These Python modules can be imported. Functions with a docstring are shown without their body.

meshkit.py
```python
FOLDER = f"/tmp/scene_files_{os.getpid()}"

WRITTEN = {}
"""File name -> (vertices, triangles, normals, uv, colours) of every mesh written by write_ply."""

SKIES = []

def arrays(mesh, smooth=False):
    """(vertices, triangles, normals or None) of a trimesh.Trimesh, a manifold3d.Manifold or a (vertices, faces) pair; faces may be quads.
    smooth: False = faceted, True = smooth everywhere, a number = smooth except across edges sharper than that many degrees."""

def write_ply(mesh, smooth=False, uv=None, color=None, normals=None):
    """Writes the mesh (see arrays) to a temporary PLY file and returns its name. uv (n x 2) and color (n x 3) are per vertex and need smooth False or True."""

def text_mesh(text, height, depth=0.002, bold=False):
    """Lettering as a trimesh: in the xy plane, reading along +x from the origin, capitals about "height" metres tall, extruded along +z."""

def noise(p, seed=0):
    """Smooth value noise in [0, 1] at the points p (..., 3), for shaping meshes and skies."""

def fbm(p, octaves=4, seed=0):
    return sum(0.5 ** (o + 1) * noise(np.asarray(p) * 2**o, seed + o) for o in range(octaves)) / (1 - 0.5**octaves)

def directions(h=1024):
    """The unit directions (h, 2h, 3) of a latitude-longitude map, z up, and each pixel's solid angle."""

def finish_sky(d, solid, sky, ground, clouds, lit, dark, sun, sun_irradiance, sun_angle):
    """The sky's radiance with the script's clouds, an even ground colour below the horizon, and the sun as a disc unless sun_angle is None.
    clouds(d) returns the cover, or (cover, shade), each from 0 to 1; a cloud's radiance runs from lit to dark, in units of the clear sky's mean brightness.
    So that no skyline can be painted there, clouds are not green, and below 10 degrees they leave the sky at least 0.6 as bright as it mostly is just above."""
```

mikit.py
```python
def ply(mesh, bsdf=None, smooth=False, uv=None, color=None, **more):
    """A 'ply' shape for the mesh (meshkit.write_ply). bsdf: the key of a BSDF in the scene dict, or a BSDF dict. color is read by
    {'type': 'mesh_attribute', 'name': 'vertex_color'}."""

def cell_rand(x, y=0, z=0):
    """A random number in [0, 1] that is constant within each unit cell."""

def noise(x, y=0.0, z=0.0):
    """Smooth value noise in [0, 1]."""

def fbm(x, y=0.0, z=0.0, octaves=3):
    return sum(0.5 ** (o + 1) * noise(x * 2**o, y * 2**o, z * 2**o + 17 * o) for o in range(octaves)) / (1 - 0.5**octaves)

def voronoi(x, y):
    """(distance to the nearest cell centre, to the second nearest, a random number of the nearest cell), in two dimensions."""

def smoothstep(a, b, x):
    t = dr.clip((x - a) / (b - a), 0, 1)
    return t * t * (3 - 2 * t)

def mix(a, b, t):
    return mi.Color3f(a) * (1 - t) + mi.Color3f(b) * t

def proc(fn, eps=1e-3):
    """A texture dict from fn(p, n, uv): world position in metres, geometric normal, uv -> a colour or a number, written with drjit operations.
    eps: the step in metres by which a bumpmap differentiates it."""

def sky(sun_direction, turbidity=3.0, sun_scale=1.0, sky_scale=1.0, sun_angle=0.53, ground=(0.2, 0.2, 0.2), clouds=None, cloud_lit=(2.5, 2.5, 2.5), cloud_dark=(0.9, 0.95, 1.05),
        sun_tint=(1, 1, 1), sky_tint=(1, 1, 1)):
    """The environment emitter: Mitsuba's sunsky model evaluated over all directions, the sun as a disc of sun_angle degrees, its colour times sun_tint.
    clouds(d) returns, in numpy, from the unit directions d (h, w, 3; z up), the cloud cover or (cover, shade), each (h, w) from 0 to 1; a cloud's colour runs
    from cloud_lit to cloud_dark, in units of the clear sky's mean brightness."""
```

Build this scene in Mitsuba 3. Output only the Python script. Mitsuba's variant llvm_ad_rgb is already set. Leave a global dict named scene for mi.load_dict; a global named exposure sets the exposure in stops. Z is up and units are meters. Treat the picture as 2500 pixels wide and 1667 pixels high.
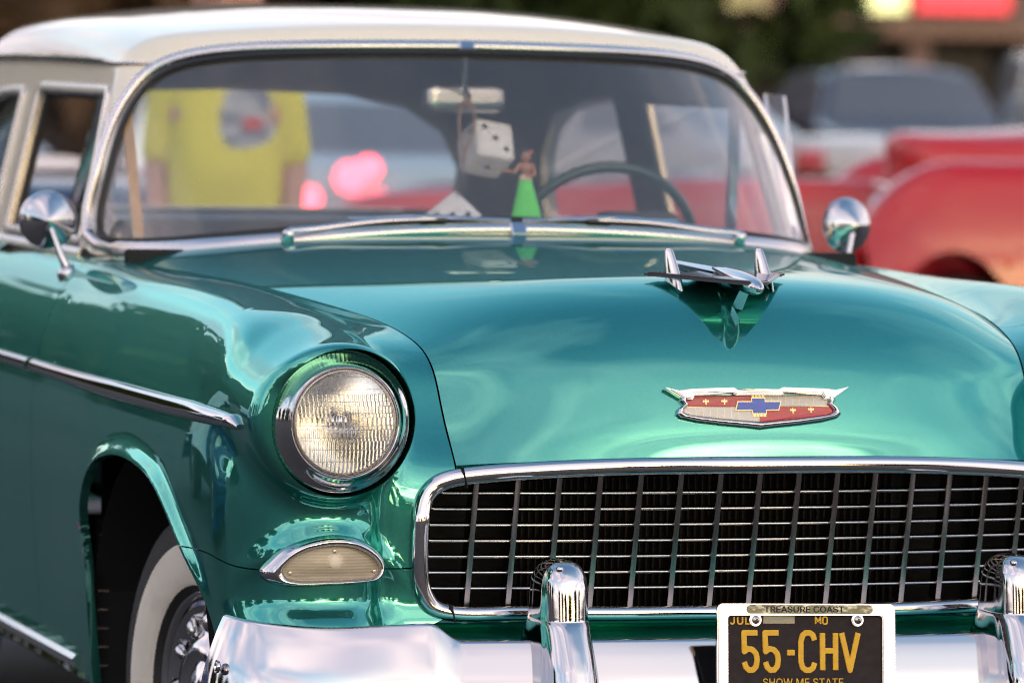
import math, random
import numpy as np
import mitsuba as mi
import drjit as dr
import trimesh, shapely
import manifold3d as m3
from shapely.geometry import Polygon, LineString, Point
from shapely import affinity
from scipy.interpolate import CubicSpline, PchipInterpolator
from scipy.spatial import cKDTree
from scipy.ndimage import map_coordinates
import mikit, meshkit
from mikit import proc, noise, fbm, smoothstep, mix

T = mi.ScalarTransform4f
random.seed(7)
rng = np.random.default_rng(7)
scene, labels = {}, {}

# ------------------------------------------------------------------ camera
CAM = np.array([-2.89, -7.92, 1.40])
YAW, PITCH, ROLL = np.radians([16.86, 3.03, 0.90])
FWD = np.array([np.sin(YAW) * np.cos(PITCH), np.cos(YAW) * np.cos(PITCH), -np.sin(PITCH)])
RGT = np.cross(FWD, [0, 0, 1]); RGT /= np.linalg.norm(RGT)
UPV = -RGT * np.sin(ROLL) + np.cross(RGT, FWD) * np.cos(ROLL)
scene['camera'] = {'type': 'thinlens', 'fov': float(2 * np.degrees(np.arctan(0.1))), 'fov_axis': 'x',
                   'aperture_radius': 0.021, 'focus_distance': 8.43, 'near_clip': 0.1, 'far_clip': 3000.0,
                   'to_world': T().look_at(origin=CAM.tolist(), target=(CAM + FWD).tolist(), up=UPV.tolist())}

# ------------------------------------------------------------------ sky: low evening sun behind thin broken cloud
exposure = 4.06
SUN = np.array([0.22, -0.94, 0.17])


def clouds(d):
    # a nearly closed evening deck: wisps drawn out along the horizon, peach where thin, lavender-grey where thick
    z = np.maximum(d[..., 2], 0.0) + 0.14
    p = np.stack([d[..., 0] / z, d[..., 1] / z, np.full_like(z, 0.3)], -1)
    q = p * np.array([0.9, 0.62, 1.0])
    warp = np.stack([meshkit.fbm(q * 1.1 + 5.0, 3, seed=3), meshkit.fbm(q * 1.1 + 45.0, 3, seed=5), 0 * z], -1) - 0.5
    body = meshkit.fbm(q * 1.2 + warp * 1.6, 5, seed=11)
    wisp = 0.55 * meshkit.fbm(q * np.array([3.4, 2.0, 1.0]) + warp * 4.5 + 9.0, 4, seed=23) + 0.45 * meshkit.fbm(q * np.array([8.0, 5.0, 1.0]) + warp * 8.0 + 3.0, 4, seed=29)
    cover = np.clip((body - 0.36) / 0.16, 0, 1)
    # the deck thins and brightens towards the horizon, most of all on the sunset side
    low = np.exp(-(np.degrees(np.arcsin(np.clip(d[..., 2], -1, 1))) / 30.0) ** 2)
    ang = np.degrees(np.arccos(np.clip(d @ (SUN / np.linalg.norm(SUN)), -1, 1)))
    glow = np.exp(-(ang / 58.0) ** 2)
    return cover, np.clip(0.98 - 0.30 * glow - 0.62 * low + (wisp - 0.48) * 3.4, 0, 1)


scene['sky'] = mikit.sky(SUN, turbidity=4.0, sun_scale=0.0006, sky_scale=1.0, sun_angle=30.0, clouds=clouds,
                         cloud_lit=(2.28, 1.90, 1.78), cloud_dark=(1.06, 1.00, 1.19), sun_tint=(1.0, 0.72, 0.5),
                         sky_tint=(1.0, 1.0, 1.05), ground=(0.09, 0.085, 0.08))

# ------------------------------------------------------------------ materials
def rgb(*c):
    return {'type': 'rgb', 'value': [float(v) for v in c]}


def mat(name, **kw):
    scene['m_' + name] = kw
    return 'm_' + name


def principled(name, color, rough=0.5, two=True, **kw):
    b = {'type': 'principled', 'base_color': color if isinstance(color, dict) else rgb(*color), 'roughness': rough, **kw}
    scene['m_' + name] = {'type': 'twosided', 'b': b} if two else b
    return 'm_' + name


def flake(a, b, f=900.0):
    return proc(lambda p, n, uv: mix(a, b, noise(p.x * f, p.y * f, p.z * f)))


# metallic paint under clear lacquer: a smooth coat over pigment, with aluminium flake showing through
scene['m_paint'] = {'type': 'twosided', 'b': {'type': 'blendbsdf', 'weight': 0.175,
    'coat': {'type': 'plastic', 'int_ior': 2.2, 'nonlinear': True, 'diffuse_reflectance': rgb(0.006, 0.016, 0.016)},
    'flake': {'type': 'principled', 'metallic': 1.0, 'roughness': 0.44, 'base_color': flake((0.058, 0.66, 0.55), (0.080, 0.79, 0.655), 700.0)}}}
PAINT = 'm_paint'
PAINT_IN = principled('paint_inner', (0.012, 0.10, 0.085), 0.5, two=True)
scene['m_cream'] = {'type': 'twosided', 'b': {'type': 'plastic', 'int_ior': 1.5, 'nonlinear': True, 'diffuse_reflectance': rgb(0.93, 0.885, 0.79)}}
CREAM = 'm_cream'
scene['m_chrome'] = {'type': 'twosided', 'b': {'type': 'roughconductor', 'alpha': 0.012, 'material': 'none', 'specular_reflectance': rgb(0.63, 0.62, 0.64)}}
CHROME = 'm_chrome'
scene['m_chrome_worn'] = {'type': 'twosided', 'b': {'type': 'roughconductor', 'alpha': proc(lambda p, n, uv: 0.02 + 0.10 * smoothstep(0.45, 0.8, fbm(p.x * 40, p.y * 40, p.z * 40))), 'material': 'none', 'specular_reflectance': rgb(0.70, 0.69, 0.70)}}
CHROME_W = 'm_chrome_worn'
scene['m_steel'] = {'type': 'twosided', 'b': {'type': 'roughconductor', 'alpha': 0.16, 'material': 'none', 'specular_reflectance': rgb(0.62, 0.60, 0.58)}}
STEEL = 'm_steel'
scene['m_stainless'] = {'type': 'twosided', 'b': {'type': 'roughconductor', 'alpha': 0.11, 'material': 'none', 'specular_reflectance': rgb(0.68, 0.645, 0.645)}}
STAINLESS = 'm_stainless'
scene['m_ground_tint_chrome'] = {'type': 'twosided', 'b': {'type': 'roughconductor', 'alpha': 0.14, 'material': 'none', 'specular_reflectance': rgb(0.40, 0.36, 0.345)}}
CHROME_GROUND = 'm_ground_tint_chrome'  # chrome copy with the brown-grey ground reflection put into its colour
BLACK = principled('black_rubber', (0.012, 0.012, 0.013), 0.5, two=True)
MATT = principled('matt_black', (0.006, 0.006, 0.007), 0.85, two=True)
TYRE = principled('tyre_rubber', proc(lambda p, n, uv: mix((0.014, 0.014, 0.015), (0.024, 0.022, 0.022), fbm(p.x * 30, p.y * 30, p.z * 30))), 0.65)
WHITEW = principled('whitewall', proc(lambda p, n, uv: mix((0.62, 0.56, 0.47), (0.72, 0.67, 0.58), fbm(p.x * 14, p.y * 14, p.z * 14))), 0.6)
HEADLINER = principled('headliner', proc(lambda p, n, uv: mix((0.145, 0.138, 0.142), (0.185, 0.176, 0.180), noise(p.x * 60, p.y * 60, p.z * 60))), 0.9, two=True)
GREYV = principled('grey_vinyl', proc(lambda p, n, uv: mix((0.13, 0.13, 0.14), (0.17, 0.17, 0.18), noise(p.x * 80, p.y * 80, p.z * 80))), 0.55, two=True)
DASH = principled('dash_paint', (0.03, 0.10, 0.09), 0.4, two=True)
DKGREY = principled('dark_trim', (0.05, 0.052, 0.058), 0.6, two=True)
scene['m_glass'] = {'type': 'thindielectric', 'int_ior': 1.52}
# windshield haze: a pale film put in for the veil of reflected sky
scene['m_hazed_glass'] = {'type': 'blendbsdf', 'weight': proc(lambda p, n, uv: 0.040 + 0.045 * fbm(p.x * 5, p.y * 5, p.z * 5, octaves=4)), 'clean': {'type': 'thindielectric', 'int_ior': 1.52},
                           'haze': {'type': 'twosided', 'b': {'type': 'diffuse', 'reflectance': rgb(0.62, 0.58, 0.56)}}}
GLASS = 'm_glass'
scene['m_lens_glass'] = {'type': 'dielectric', 'int_ior': 1.50}
LENS = 'm_lens_glass'
scene['m_reflector'] = {'type': 'twosided', 'b': {'type': 'roughconductor', 'alpha': 0.05, 'material': 'none', 'specular_reflectance': rgb(0.88, 0.88, 0.87)}}
REFLECTOR = 'm_reflector'


def lamp_plastic(p, n, uv):
    rib = 0.5 + 0.5 * dr.sin(p.z * 1250.0)
    c = mix((0.27, 0.225, 0.155), (0.43, 0.37, 0.27), rib * 0.55 + 0.45 * fbm(p.x * 40, p.y * 40, p.z * 200))
    r = dr.sqrt(dr.square(dr.abs(p.x) - 0.745) + dr.square(p.z - 0.597))
    return mix(c, (0.62, 0.57, 0.46), smoothstep(0.020, 0.006, r + 0.006 * noise(p.x * 300, p.y * 300, p.z * 300)))  # lighter spot painted into the lens for the bulb glow


PARKLENS = principled('parking_lens', proc(lamp_plastic), 0.25, two=True, specular=0.5, clearcoat=1.0)
ENRED = principled('enamel_red', (0.42, 0.012, 0.016), 0.2, clearcoat=2.0)
ENWHITE = principled('enamel_white', (0.56, 0.53, 0.48), 0.25, clearcoat=2.0)
ENBLUE = principled('enamel_blue', (0.006, 0.06, 0.42), 0.2, clearcoat=2.0)
GOLD = principled('gilt', (0.85, 0.68, 0.34), 0.3, metallic=0.8)
PLATEK = principled('plate_black', proc(lambda p, n, uv: mix((0.026, 0.020, 0.020), (0.044, 0.035, 0.035), fbm(p.x * 90, p.y * 90, p.z * 90))), 0.75, specular=0.15)
PLATEY = principled('plate_yellow', proc(lambda p, n, uv: mix((0.66, 0.36, 0.008), (0.75, 0.44, 0.02), fbm(p.x * 120, p.y * 120, p.z * 120))), 0.45)
STICK = principled('sticker', proc(lambda p, n, uv: mix((0.26, 0.28, 0.22), (0.42, 0.36, 0.22), fbm(p.x * 60, p.y * 60, p.z * 160))), 0.5)
WHITE = principled('white_plush', proc(lambda p, n, uv: mix((0.66, 0.64, 0.65), (0.80, 0.78, 0.78), noise(p.x * 300, p.y * 300, p.z * 300))), 0.9, sheen=0.5)
INK = principled('black_dot', (0.02, 0.02, 0.02), 0.8)


# ------------------------------------------------------------------ mesh helpers
def shape_of(path, bsdf, **more):
    return {'type': 'ply', 'filename': path, 'face_normals': meshkit.WRITTEN[path][2] is None, 'bsdf': {'type': 'ref', 'id': bsdf}, **more}


def put(key, mesh, bsdf, smooth=35, label=None, **more):
    """one scene entry; a key that is taken gets the next three-digit number"""
    k, i = key, 0
    while k in scene:
        i += 1
        k = f'{key}_{i:03d}'
    if isinstance(mesh, dict):
        scene[k] = mesh
    elif isinstance(mesh, tuple) and len(mesh) == 3:
        scene[k] = shape_of(meshkit.write_ply((mesh[0], mesh[1]), normals=mesh[2]), bsdf, **more)
    else:
        scene[k] = mikit.ply(mesh, bsdf, smooth=smooth, **more)
    if label:
        labels[k] = {'label': label}
    return k


def tag(key, label, cat, group=None, kind=None):
    labels[key] = {'label': label, 'category': cat}
    if group:
        labels[key]['group'] = group
    if kind:
        labels[key]['kind'] = kind


def tm(v, f):
    f = np.asarray(f)
    if f.shape[1] == 4:
        f = np.vstack([f[:, [0, 1, 2]], f[:, [0, 2, 3]]])
    return trimesh.Trimesh(np.asarray(v, float), f, process=False)


def cat(*ms):
    ms = [m if isinstance(m, trimesh.Trimesh) else tm(m[0], m[1]) for m in ms]
    return trimesh.util.concatenate(ms)


def mirror(m):
    if isinstance(m, tuple):
        v = m[0] * [-1, 1, 1]
        return (v, m[1][:, ::-1], m[2] * [-1, 1, 1]) if len(m) == 3 else (v, m[1][:, ::-1])
    return tm(m.vertices * [-1, 1, 1], m.faces[:, ::-1])


def moved(m, t=(0, 0, 0), R=None):
    v = np.asarray(m.vertices)
    if R is not None:
        v = v @ np.asarray(R).T
    return tm(v + np.asarray(t), m.faces)


def rot(axis, deg):
    return trimesh.transformations.rotation_matrix(math.radians(deg), axis)[:3, :3]


def grid_faces(n, m, wrap_u=False, wrap_v=False):
    i = np.arange(n if wrap_u else n - 1)[:, None]
    j = np.arange(m if wrap_v else m - 1)[None, :]
    a = i * m + j
    b = ((i + 1) % n) * m + j
    c = ((i + 1) % n) * m + (j + 1) % m
    d = i * m + (j + 1) % m
    return np.stack([a, b, c, d], -1).reshape(-1, 4)


def patch(P, wrap_u=False, wrap_v=False, flip=False):
    n, m = P.shape[:2]
    f = grid_faces(n, m, wrap_u, wrap_v)
    return tm(P.reshape(-1, 3), f[:, ::-1] if flip else f)


def lathe(prof, n=64, origin=(0, 0, 0), axis=(0, -1, 0), flip=False):
    """prof: (r, h) pairs; h runs along axis"""
    prof = np.asarray(prof, float)
    w = np.asarray(axis, float) / np.linalg.norm(axis)
    u = np.cross(w, [0, 0, 1]) if abs(w[2]) < 0.9 else np.array([1.0, 0, 0])
    u /= np.linalg.norm(u)
    v = np.cross(w, u)
    t = np.linspace(0, 2 * np.pi, n, endpoint=False)
    ring = np.cos(t)[:, None] * u + np.sin(t)[:, None] * v
    P = np.asarray(origin) + prof[None, :, :1] * ring[:, None, :] + prof[None, :, 1:] * w
    return patch(P, wrap_u=True, flip=flip)


def spline(pts, n, closed=False, bc='natural'):
    pts = np.asarray(pts, float)
    if closed:
        pts = np.vstack([pts, pts[:1]])
    s = np.r_[0, np.cumsum(np.maximum(np.linalg.norm(np.diff(pts, axis=0), axis=1), 1e-9))]
    c = CubicSpline(s, pts, bc_type='periodic' if closed else bc)
    t = np.linspace(0, s[-1], n, endpoint=not closed)
    return c(t)


def sweep(path, sec, nrm, closed=False, scale=None, caps=True, sec_closed=True):
    """sec: (k, 2) offsets along (side, nrm) at each path point; nrm: (n, 3) or (3,) outward direction"""
    path = np.asarray(path, float)
    n = len(path)
    t = np.roll(path, -1, 0) - np.roll(path, 1, 0) if closed else np.gradient(path, axis=0)
    t /= np.linalg.norm(t, axis=1, keepdims=True)
    N = np.broadcast_to(np.asarray(nrm, float), path.shape)
    N = N - (N * t).sum(1, keepdims=True) * t
    N = N / np.linalg.norm(N, axis=1, keepdims=True)
    S = np.cross(t, N)
    sec = np.asarray(sec, float)
    k = np.ones((n, 1)) if scale is None else np.asarray(scale, float).reshape(n, -1)
    kx, ky = k[:, :1], k[:, -1:]
    P = path[:, None, :] + (sec[None, :, :1] * kx[:, None, :]) * S[:, None, :] + (sec[None, :, 1:] * ky[:, None, :]) * N[:, None, :]
    m = patch(P, wrap_u=closed, wrap_v=sec_closed)
    if caps and not closed and sec_closed:
        K = len(sec)
        v = np.vstack([m.vertices, P[0].mean(0), P[-1].mean(0)])
        j = np.arange(K)
        a = np.stack([np.full(K, n * K), (j + 1) % K, j], 1)[:, ::-1]
        b = np.stack([np.full(K, n * K + 1), (n - 1) * K + j, (n - 1) * K + (j + 1) % K], 1)[:, ::-1]
        m = tm(v, np.vstack([m.faces, a, b]))
    if m.volume < 0 and sec_closed:
        m = tm(m.vertices, m.faces[:, ::-1])
    return m


def circ(r, n=12, ry=None):
    t = np.linspace(0, 2 * np.pi, n, endpoint=False)
    return np.c_[r * np.cos(t), (ry or r) * np.sin(t)]


def tube(pts, r, n=10, smooth_n=None, closed=False):
    p = spline(pts, smooth_n, closed) if smooth_n else np.asarray(pts, float)
    d = p[-1] - p[0]
    up = [0, 0, 1] if abs(d[2]) < 0.8 * np.linalg.norm(d) + 1e-9 else [1, 0.1, 0]
    if closed:
        up = np.linalg.svd(p - p.mean(0))[2][2]
    return sweep(p, circ(r, n) if np.isscalar(r) else circ(1.0, n), up, closed, None if np.isscalar(r) else np.asarray(r))


def rbox(sx, sy, sz, r=0.004, c=(0, 0, 0), R=None):
    h = np.array([sx, sy, sz]) / 2
    r = min(r, *(h * 0.95))
    pts = []
    for s in np.array(np.meshgrid([-1, 1], [-1, 1], [-1, 1])).reshape(3, -1).T:
        for k in range(3):
            o = h - r
            o = o.copy(); o[k] = h[k]
            pts.append(s * o)
    m = trimesh.convex.convex_hull(np.array(pts))
    return moved(tm(m.vertices, m.faces), c, R)


def hullpts(pts):
    m = trimesh.convex.convex_hull(np.asarray(pts, float))
    return tm(m.vertices, m.faces)


def extrude(poly, h, z0=0.0):
    ms = []
    for g in getattr(poly, 'geoms', [poly]):
        if g.area > 1e-9:
            e = trimesh.creation.extrude_polygon(g, h, engine='earcut')
            ms.append(tm(e.vertices + [0, 0, z0], e.faces))
    return cat(*ms)


def place(m, o, ex, ey):
    """local (x, y, z) -> o + x ex + y ey + z (ex cross ey)"""
    ex, ey = np.asarray(ex, float), np.asarray(ey, float)
    ex = ex / np.linalg.norm(ex)
    ey = ey - ex * (ey @ ex); ey /= np.linalg.norm(ey)
    return tm(m.vertices @ np.stack([ex, ey, np.cross(ex, ey)]) + np.asarray(o), m.faces)


def smax(a, b, k):
    h = np.maximum(k - np.abs(a - b), 0) / k
    return np.maximum(a, b) + h * h * h * k / 6


def smin(a, b, k):
    return -smax(-a, -b, k)


def sstep(a, b, x):
    t = np.clip((x - a) / (b - a), 0, 1)
    return t * t * t * (t * (6 * t - 15) + 10)


class Table2:
    """signed distance to an open curve in a plane, tabulated; negative on the right-hand side of travel"""
    def __init__(self, pts, lo, hi, h=0.005, n=6000, poly=None):
        self.lo, self.h = np.array(lo, float), h
        c = spline(pts, n)
        t = np.gradient(c, axis=0); t /= np.linalg.norm(t, axis=1, keepdims=True)
        self.c, self.t = c, t
        nx, ny = ((np.array(hi) - lo) / h).astype(int) + 1
        g = np.stack(np.meshgrid(lo[0] + np.arange(nx) * h, lo[1] + np.arange(ny) * h, indexing='ij'), -1)
        d, i = cKDTree(c).query(g.reshape(-1, 2))
        e = g.reshape(-1, 2) - c[i]
        s = e[:, 1] * t[i, 0] - e[:, 0] * t[i, 1]
        self.tab = (np.sign(s) * np.maximum(np.abs(s), d * (np.abs(s) < 0.7 * d))).reshape(nx, ny)

    def __call__(self, u, v):
        u, v = np.broadcast_arrays(u, v)
        return map_coordinates(self.tab, [((u - self.lo[0]) / self.h).ravel(), ((v - self.lo[1]) / self.h).ravel()], order=3, mode='nearest').reshape(u.shape)


def grad(F, p, e=1e-3):
    g = np.empty_like(p)
    for k in range(3):
        d = np.zeros(3); d[k] = e
        g[:, k] = (F(p + d) - F(p - d)) / (2 * e)
    return g


def surface(F, lo, hi, h, newton=3):
    """surface nets of F = 0 (negative inside), vertices pulled onto the surface"""
    lo = np.asarray(lo, float)
    ns = np.ceil((np.asarray(hi) - lo) / h).astype(int) + 1
    X = np.stack(np.meshgrid(*[lo[k] + h * np.arange(ns[k]) for k in range(3)], indexing='ij'), -1)
    V = F(X.reshape(-1, 3)).reshape(ns)
    S = V < 0
    acc = np.zeros(tuple(ns - 1) + (3,)); cnt = np.zeros(tuple(ns - 1), int)
    quads = []
    edges = []
    for ax in range(3):
        sl0 = [slice(None)] * 3; sl1 = [slice(None)] * 3
        sl0[ax] = slice(0, -1); sl1[ax] = slice(1, None)
        a, b = V[tuple(sl0)], V[tuple(sl1)]
        cr = (a < 0) != (b < 0)
        idx = np.argwhere(cr)
        t = a[cr] / (a[cr] - b[cr])
        pos = lo + idx * h; pos[:, ax] += t * h
        o1, o2 = [k for k in range(3) if k != ax]
        cells = []
        for (d1, d2) in ((0, 0), (-1, 0), (-1, -1), (0, -1)):
            c = idx.copy(); c[:, o1] += d1; c[:, o2] += d2
            ok = np.all((c >= 0) & (c < ns - 1), axis=1)
            np.add.at(acc, tuple(c[ok].T), pos[ok]); np.add.at(cnt, tuple(c[ok].T), 1)
            cells.append((c, ok))
        good = np.logical_and.reduce([c[1] for c in cells])
        q = np.stack([np.ravel_multi_index(tuple(c[0][good].T), tuple(ns - 1)) for c in cells], 1)
        neg = (a[cr] < 0)[good]
        if ax == 1:
            neg = ~neg
        q[~neg] = q[~neg][:, ::-1]
        quads.append(q)
    q = np.vstack(quads)
    used = np.unique(q)
    remap = np.full(cnt.size, -1); remap[used] = np.arange(len(used))
    v = (acc.reshape(-1, 3)[used] / cnt.reshape(-1)[used, None])
    for _ in range(newton):
        g = grad(F, v)
        v = v - np.clip(F(v) / np.maximum((g * g).sum(1), 1e-9), -h, h)[:, None] * g
    q = remap[q]
    f = np.vstack([q[:, [0, 1, 2]], q[:, [0, 2, 3]]])
    n = grad(F, v); n /= np.linalg.norm(n, axis=1, keepdims=True)
    fn = np.cross(v[f[:, 1]] - v[f[:, 0]], v[f[:, 2]] - v[f[:, 0]])
    bad = (fn * n[f].mean(1)).sum(1) < 0
    f[bad] = f[bad][:, ::-1]
    return v, f, n


def clip(m, G):
    """keep what has G >= 0; m = (v, f, n)"""
    v, f, n = m
    g = G(v) if callable(G) else G
    g = np.where(np.abs(g) < 1e-7, 1e-7, g)
    s = g > 0
    k = s[f].sum(1)
    out = [f[k == 3]]
    ed, new_v, new_n = {}, [], []
    part = f[(k == 1) | (k == 2)]
    kp = k[(k == 1) | (k == 2)]
    if len(part):
        # rotate so that the odd one out is first
        sp = s[part]
        odd = np.where(kp[:, None] == 1, sp, ~sp).argmax(1)
        r = np.stack([part[np.arange(len(part)), (odd + j) % 3] for j in range(3)], 1)
        e1 = np.sort(r[:, [0, 1]], 1); e2 = np.sort(r[:, [0, 2]], 1)
        allE = np.vstack([e1, e2])
        uq, inv = np.unique(allE, axis=0, return_inverse=True)
        inv = inv.ravel()
        a, b = uq[:, 0], uq[:, 1]
        t = (g[a] / (g[a] - g[b]))[:, None]
        new_v = v[a] + t * (v[b] - v[a]); new_n = n[a] + t * (n[b] - n[a])
        i1 = inv[:len(r)] + len(v); i2 = inv[len(r):] + len(v)
        one = kp == 1
        out.append(np.stack([r[one, 0], i1[one], i2[one]], 1))
        two = ~one
        out.append(np.stack([i1[two], r[two, 1], r[two, 2]], 1))
        out.append(np.stack([i1[two], r[two, 2], i2[two]], 1))
        v = np.vstack([v, new_v]); n = np.vstack([n, new_n])
    f = np.vstack(out)
    used = np.unique(f)
    rm = np.full(len(v), -1); rm[used] = np.arange(len(used))
    n = n[used]; n = n / np.maximum(np.linalg.norm(n, axis=1, keepdims=True), 1e-9)
    return v[used], rm[f], n


def clips(m, *Gs):
    for G in Gs:
        m = clip(m, G)
    return m


def flange(m, depth=0.014, where=None, direction=None):
    """turn the open edges of a shell inwards, so that panels have thickness"""
    v, f, n = m
    e = np.vstack([f[:, [0, 1]], f[:, [1, 2]], f[:, [2, 0]]])
    key = np.sort(e, 1)
    _, inv, cnt = np.unique(key, axis=0, return_inverse=True, return_counts=True)
    b = e[cnt[inv.ravel()] == 1]
    if where is not None:
        b = b[where(v[b].mean(1))]
    if not len(b):
        return m
    d = -n * depth if direction is None else np.broadcast_to(np.asarray(direction) * depth, n.shape)
    q0, q1 = v[b[:, 0]], v[b[:, 1]]
    q2, q3 = q1 + d[b[:, 1]], q0 + d[b[:, 0]]
    k = len(b)
    nv = np.vstack([q0, q1, q2, q3])
    nn = np.cross(q3 - q0, q1 - q0); nn /= np.maximum(np.linalg.norm(nn, axis=1, keepdims=True), 1e-12)
    i = np.arange(k)
    nf = np.vstack([np.stack([i + k, i, i + 3 * k], 1), np.stack([i + k, i + 3 * k, i + 2 * k], 1)]) + len(v)
    return np.vstack([v, nv]), np.vstack([f, nf]), np.vstack([n, np.tile(nn, (4, 1))])


def joined(*ms):
    V, Fc, N, o = [], [], [], 0
    for v, f, n in ms:
        V.append(v); Fc.append(f + o); N.append(n); o += len(v)
    return np.vstack(V), np.vstack(Fc), np.vstack(N)


def body_from_balls(bones, extra=(), edge=0.03, smooth_it=12, hull=()):
    """bones: (p0, r0, p1, r1); union of tapered capsules, smoothed into one surface"""
    def ball(p, r):
        return m3.Manifold.sphere(r, 16).translate(list(map(float, p)))
    parts = [m3.Manifold.batch_hull([ball(a, ra), ball(b, rb)]) for a, ra, b, rb in bones]
    parts += [m3.Manifold.batch_hull([ball(p, r) for p, r in h]) for h in hull]
    M = parts[0]
    for p in parts[1:]:
        M = M + p
    M = M.refine_to_length(edge)
    w = M.to_mesh()
    t = trimesh.Trimesh(w.vert_properties[:, :3], w.tri_verts, process=True)
    if smooth_it:
        trimesh.smoothing.filter_taubin(t, iterations=smooth_it)
    return tm(t.vertices, t.faces)

# ------------------------------------------------------------------ the teal car: body
CAR = 'vintage_car'
_xg = CubicSpline([0.05, 0.35, 0.6, 1.0, 1.4, 1.9, 2.3], [0.510, 0.5365, 0.574, 0.629, 0.686, 0.752, 0.78], bc_type='natural')
XG = lambda y: _xg(np.clip(y, 0.0, 2.6))
GAP_YZ = [(0.186, 0.15), (0.186, 0.45), (0.186, 0.62), (0.190, 0.70), (0.207, 0.745), (0.238, 0.785), (0.264, 0.82), (0.286, 0.856), (0.310, 0.892), (0.348, 0.9215), (0.41, 0.9435),
          (0.512, 0.9625), (0.666, 0.978), (0.83, 0.9885), (1.016, 0.999), (1.4, 1.012), (1.9, 1.021), (2.4, 1.026), (3.2, 1.028)]
T_NOSE = Table2(GAP_YZ, (-0.15, 0.1), (3.1, 1.25))
SIDE_AZ = [(0.80, 0.02), (0.845, 0.15), (0.862, 0.25), (0.875, 0.373), (0.886, 0.5), (0.893, 0.62), (0.8945, 0.70), (0.890, 0.78), (0.880, 0.84), (0.854, 0.913), (0.816, 0.984), (0.772, 1.032), (0.71, 1.072), (0.60, 1.11), (0.4, 1.14)]
T_SIDE = Table2(SIDE_AZ, (0.35, 0.0), (1.15, 1.25))
ARCH_YZ = [(1.40, 0.10), (1.385, 0.25), (1.375, 0.40), (1.335, 0.55), (1.235, 0.655), (1.118, 0.692), (0.969, 0.706), (0.808, 0.699), (0.692, 0.678), (0.593, 0.638), (0.480, 0.575), (0.405, 0.52), (0.355, 0.46), (0.32, 0.36), (0.30, 0.1)]
T_ARCH = Table2(ARCH_YZ, (-0.2, 0.0), (2.2, 1.1))


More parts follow.
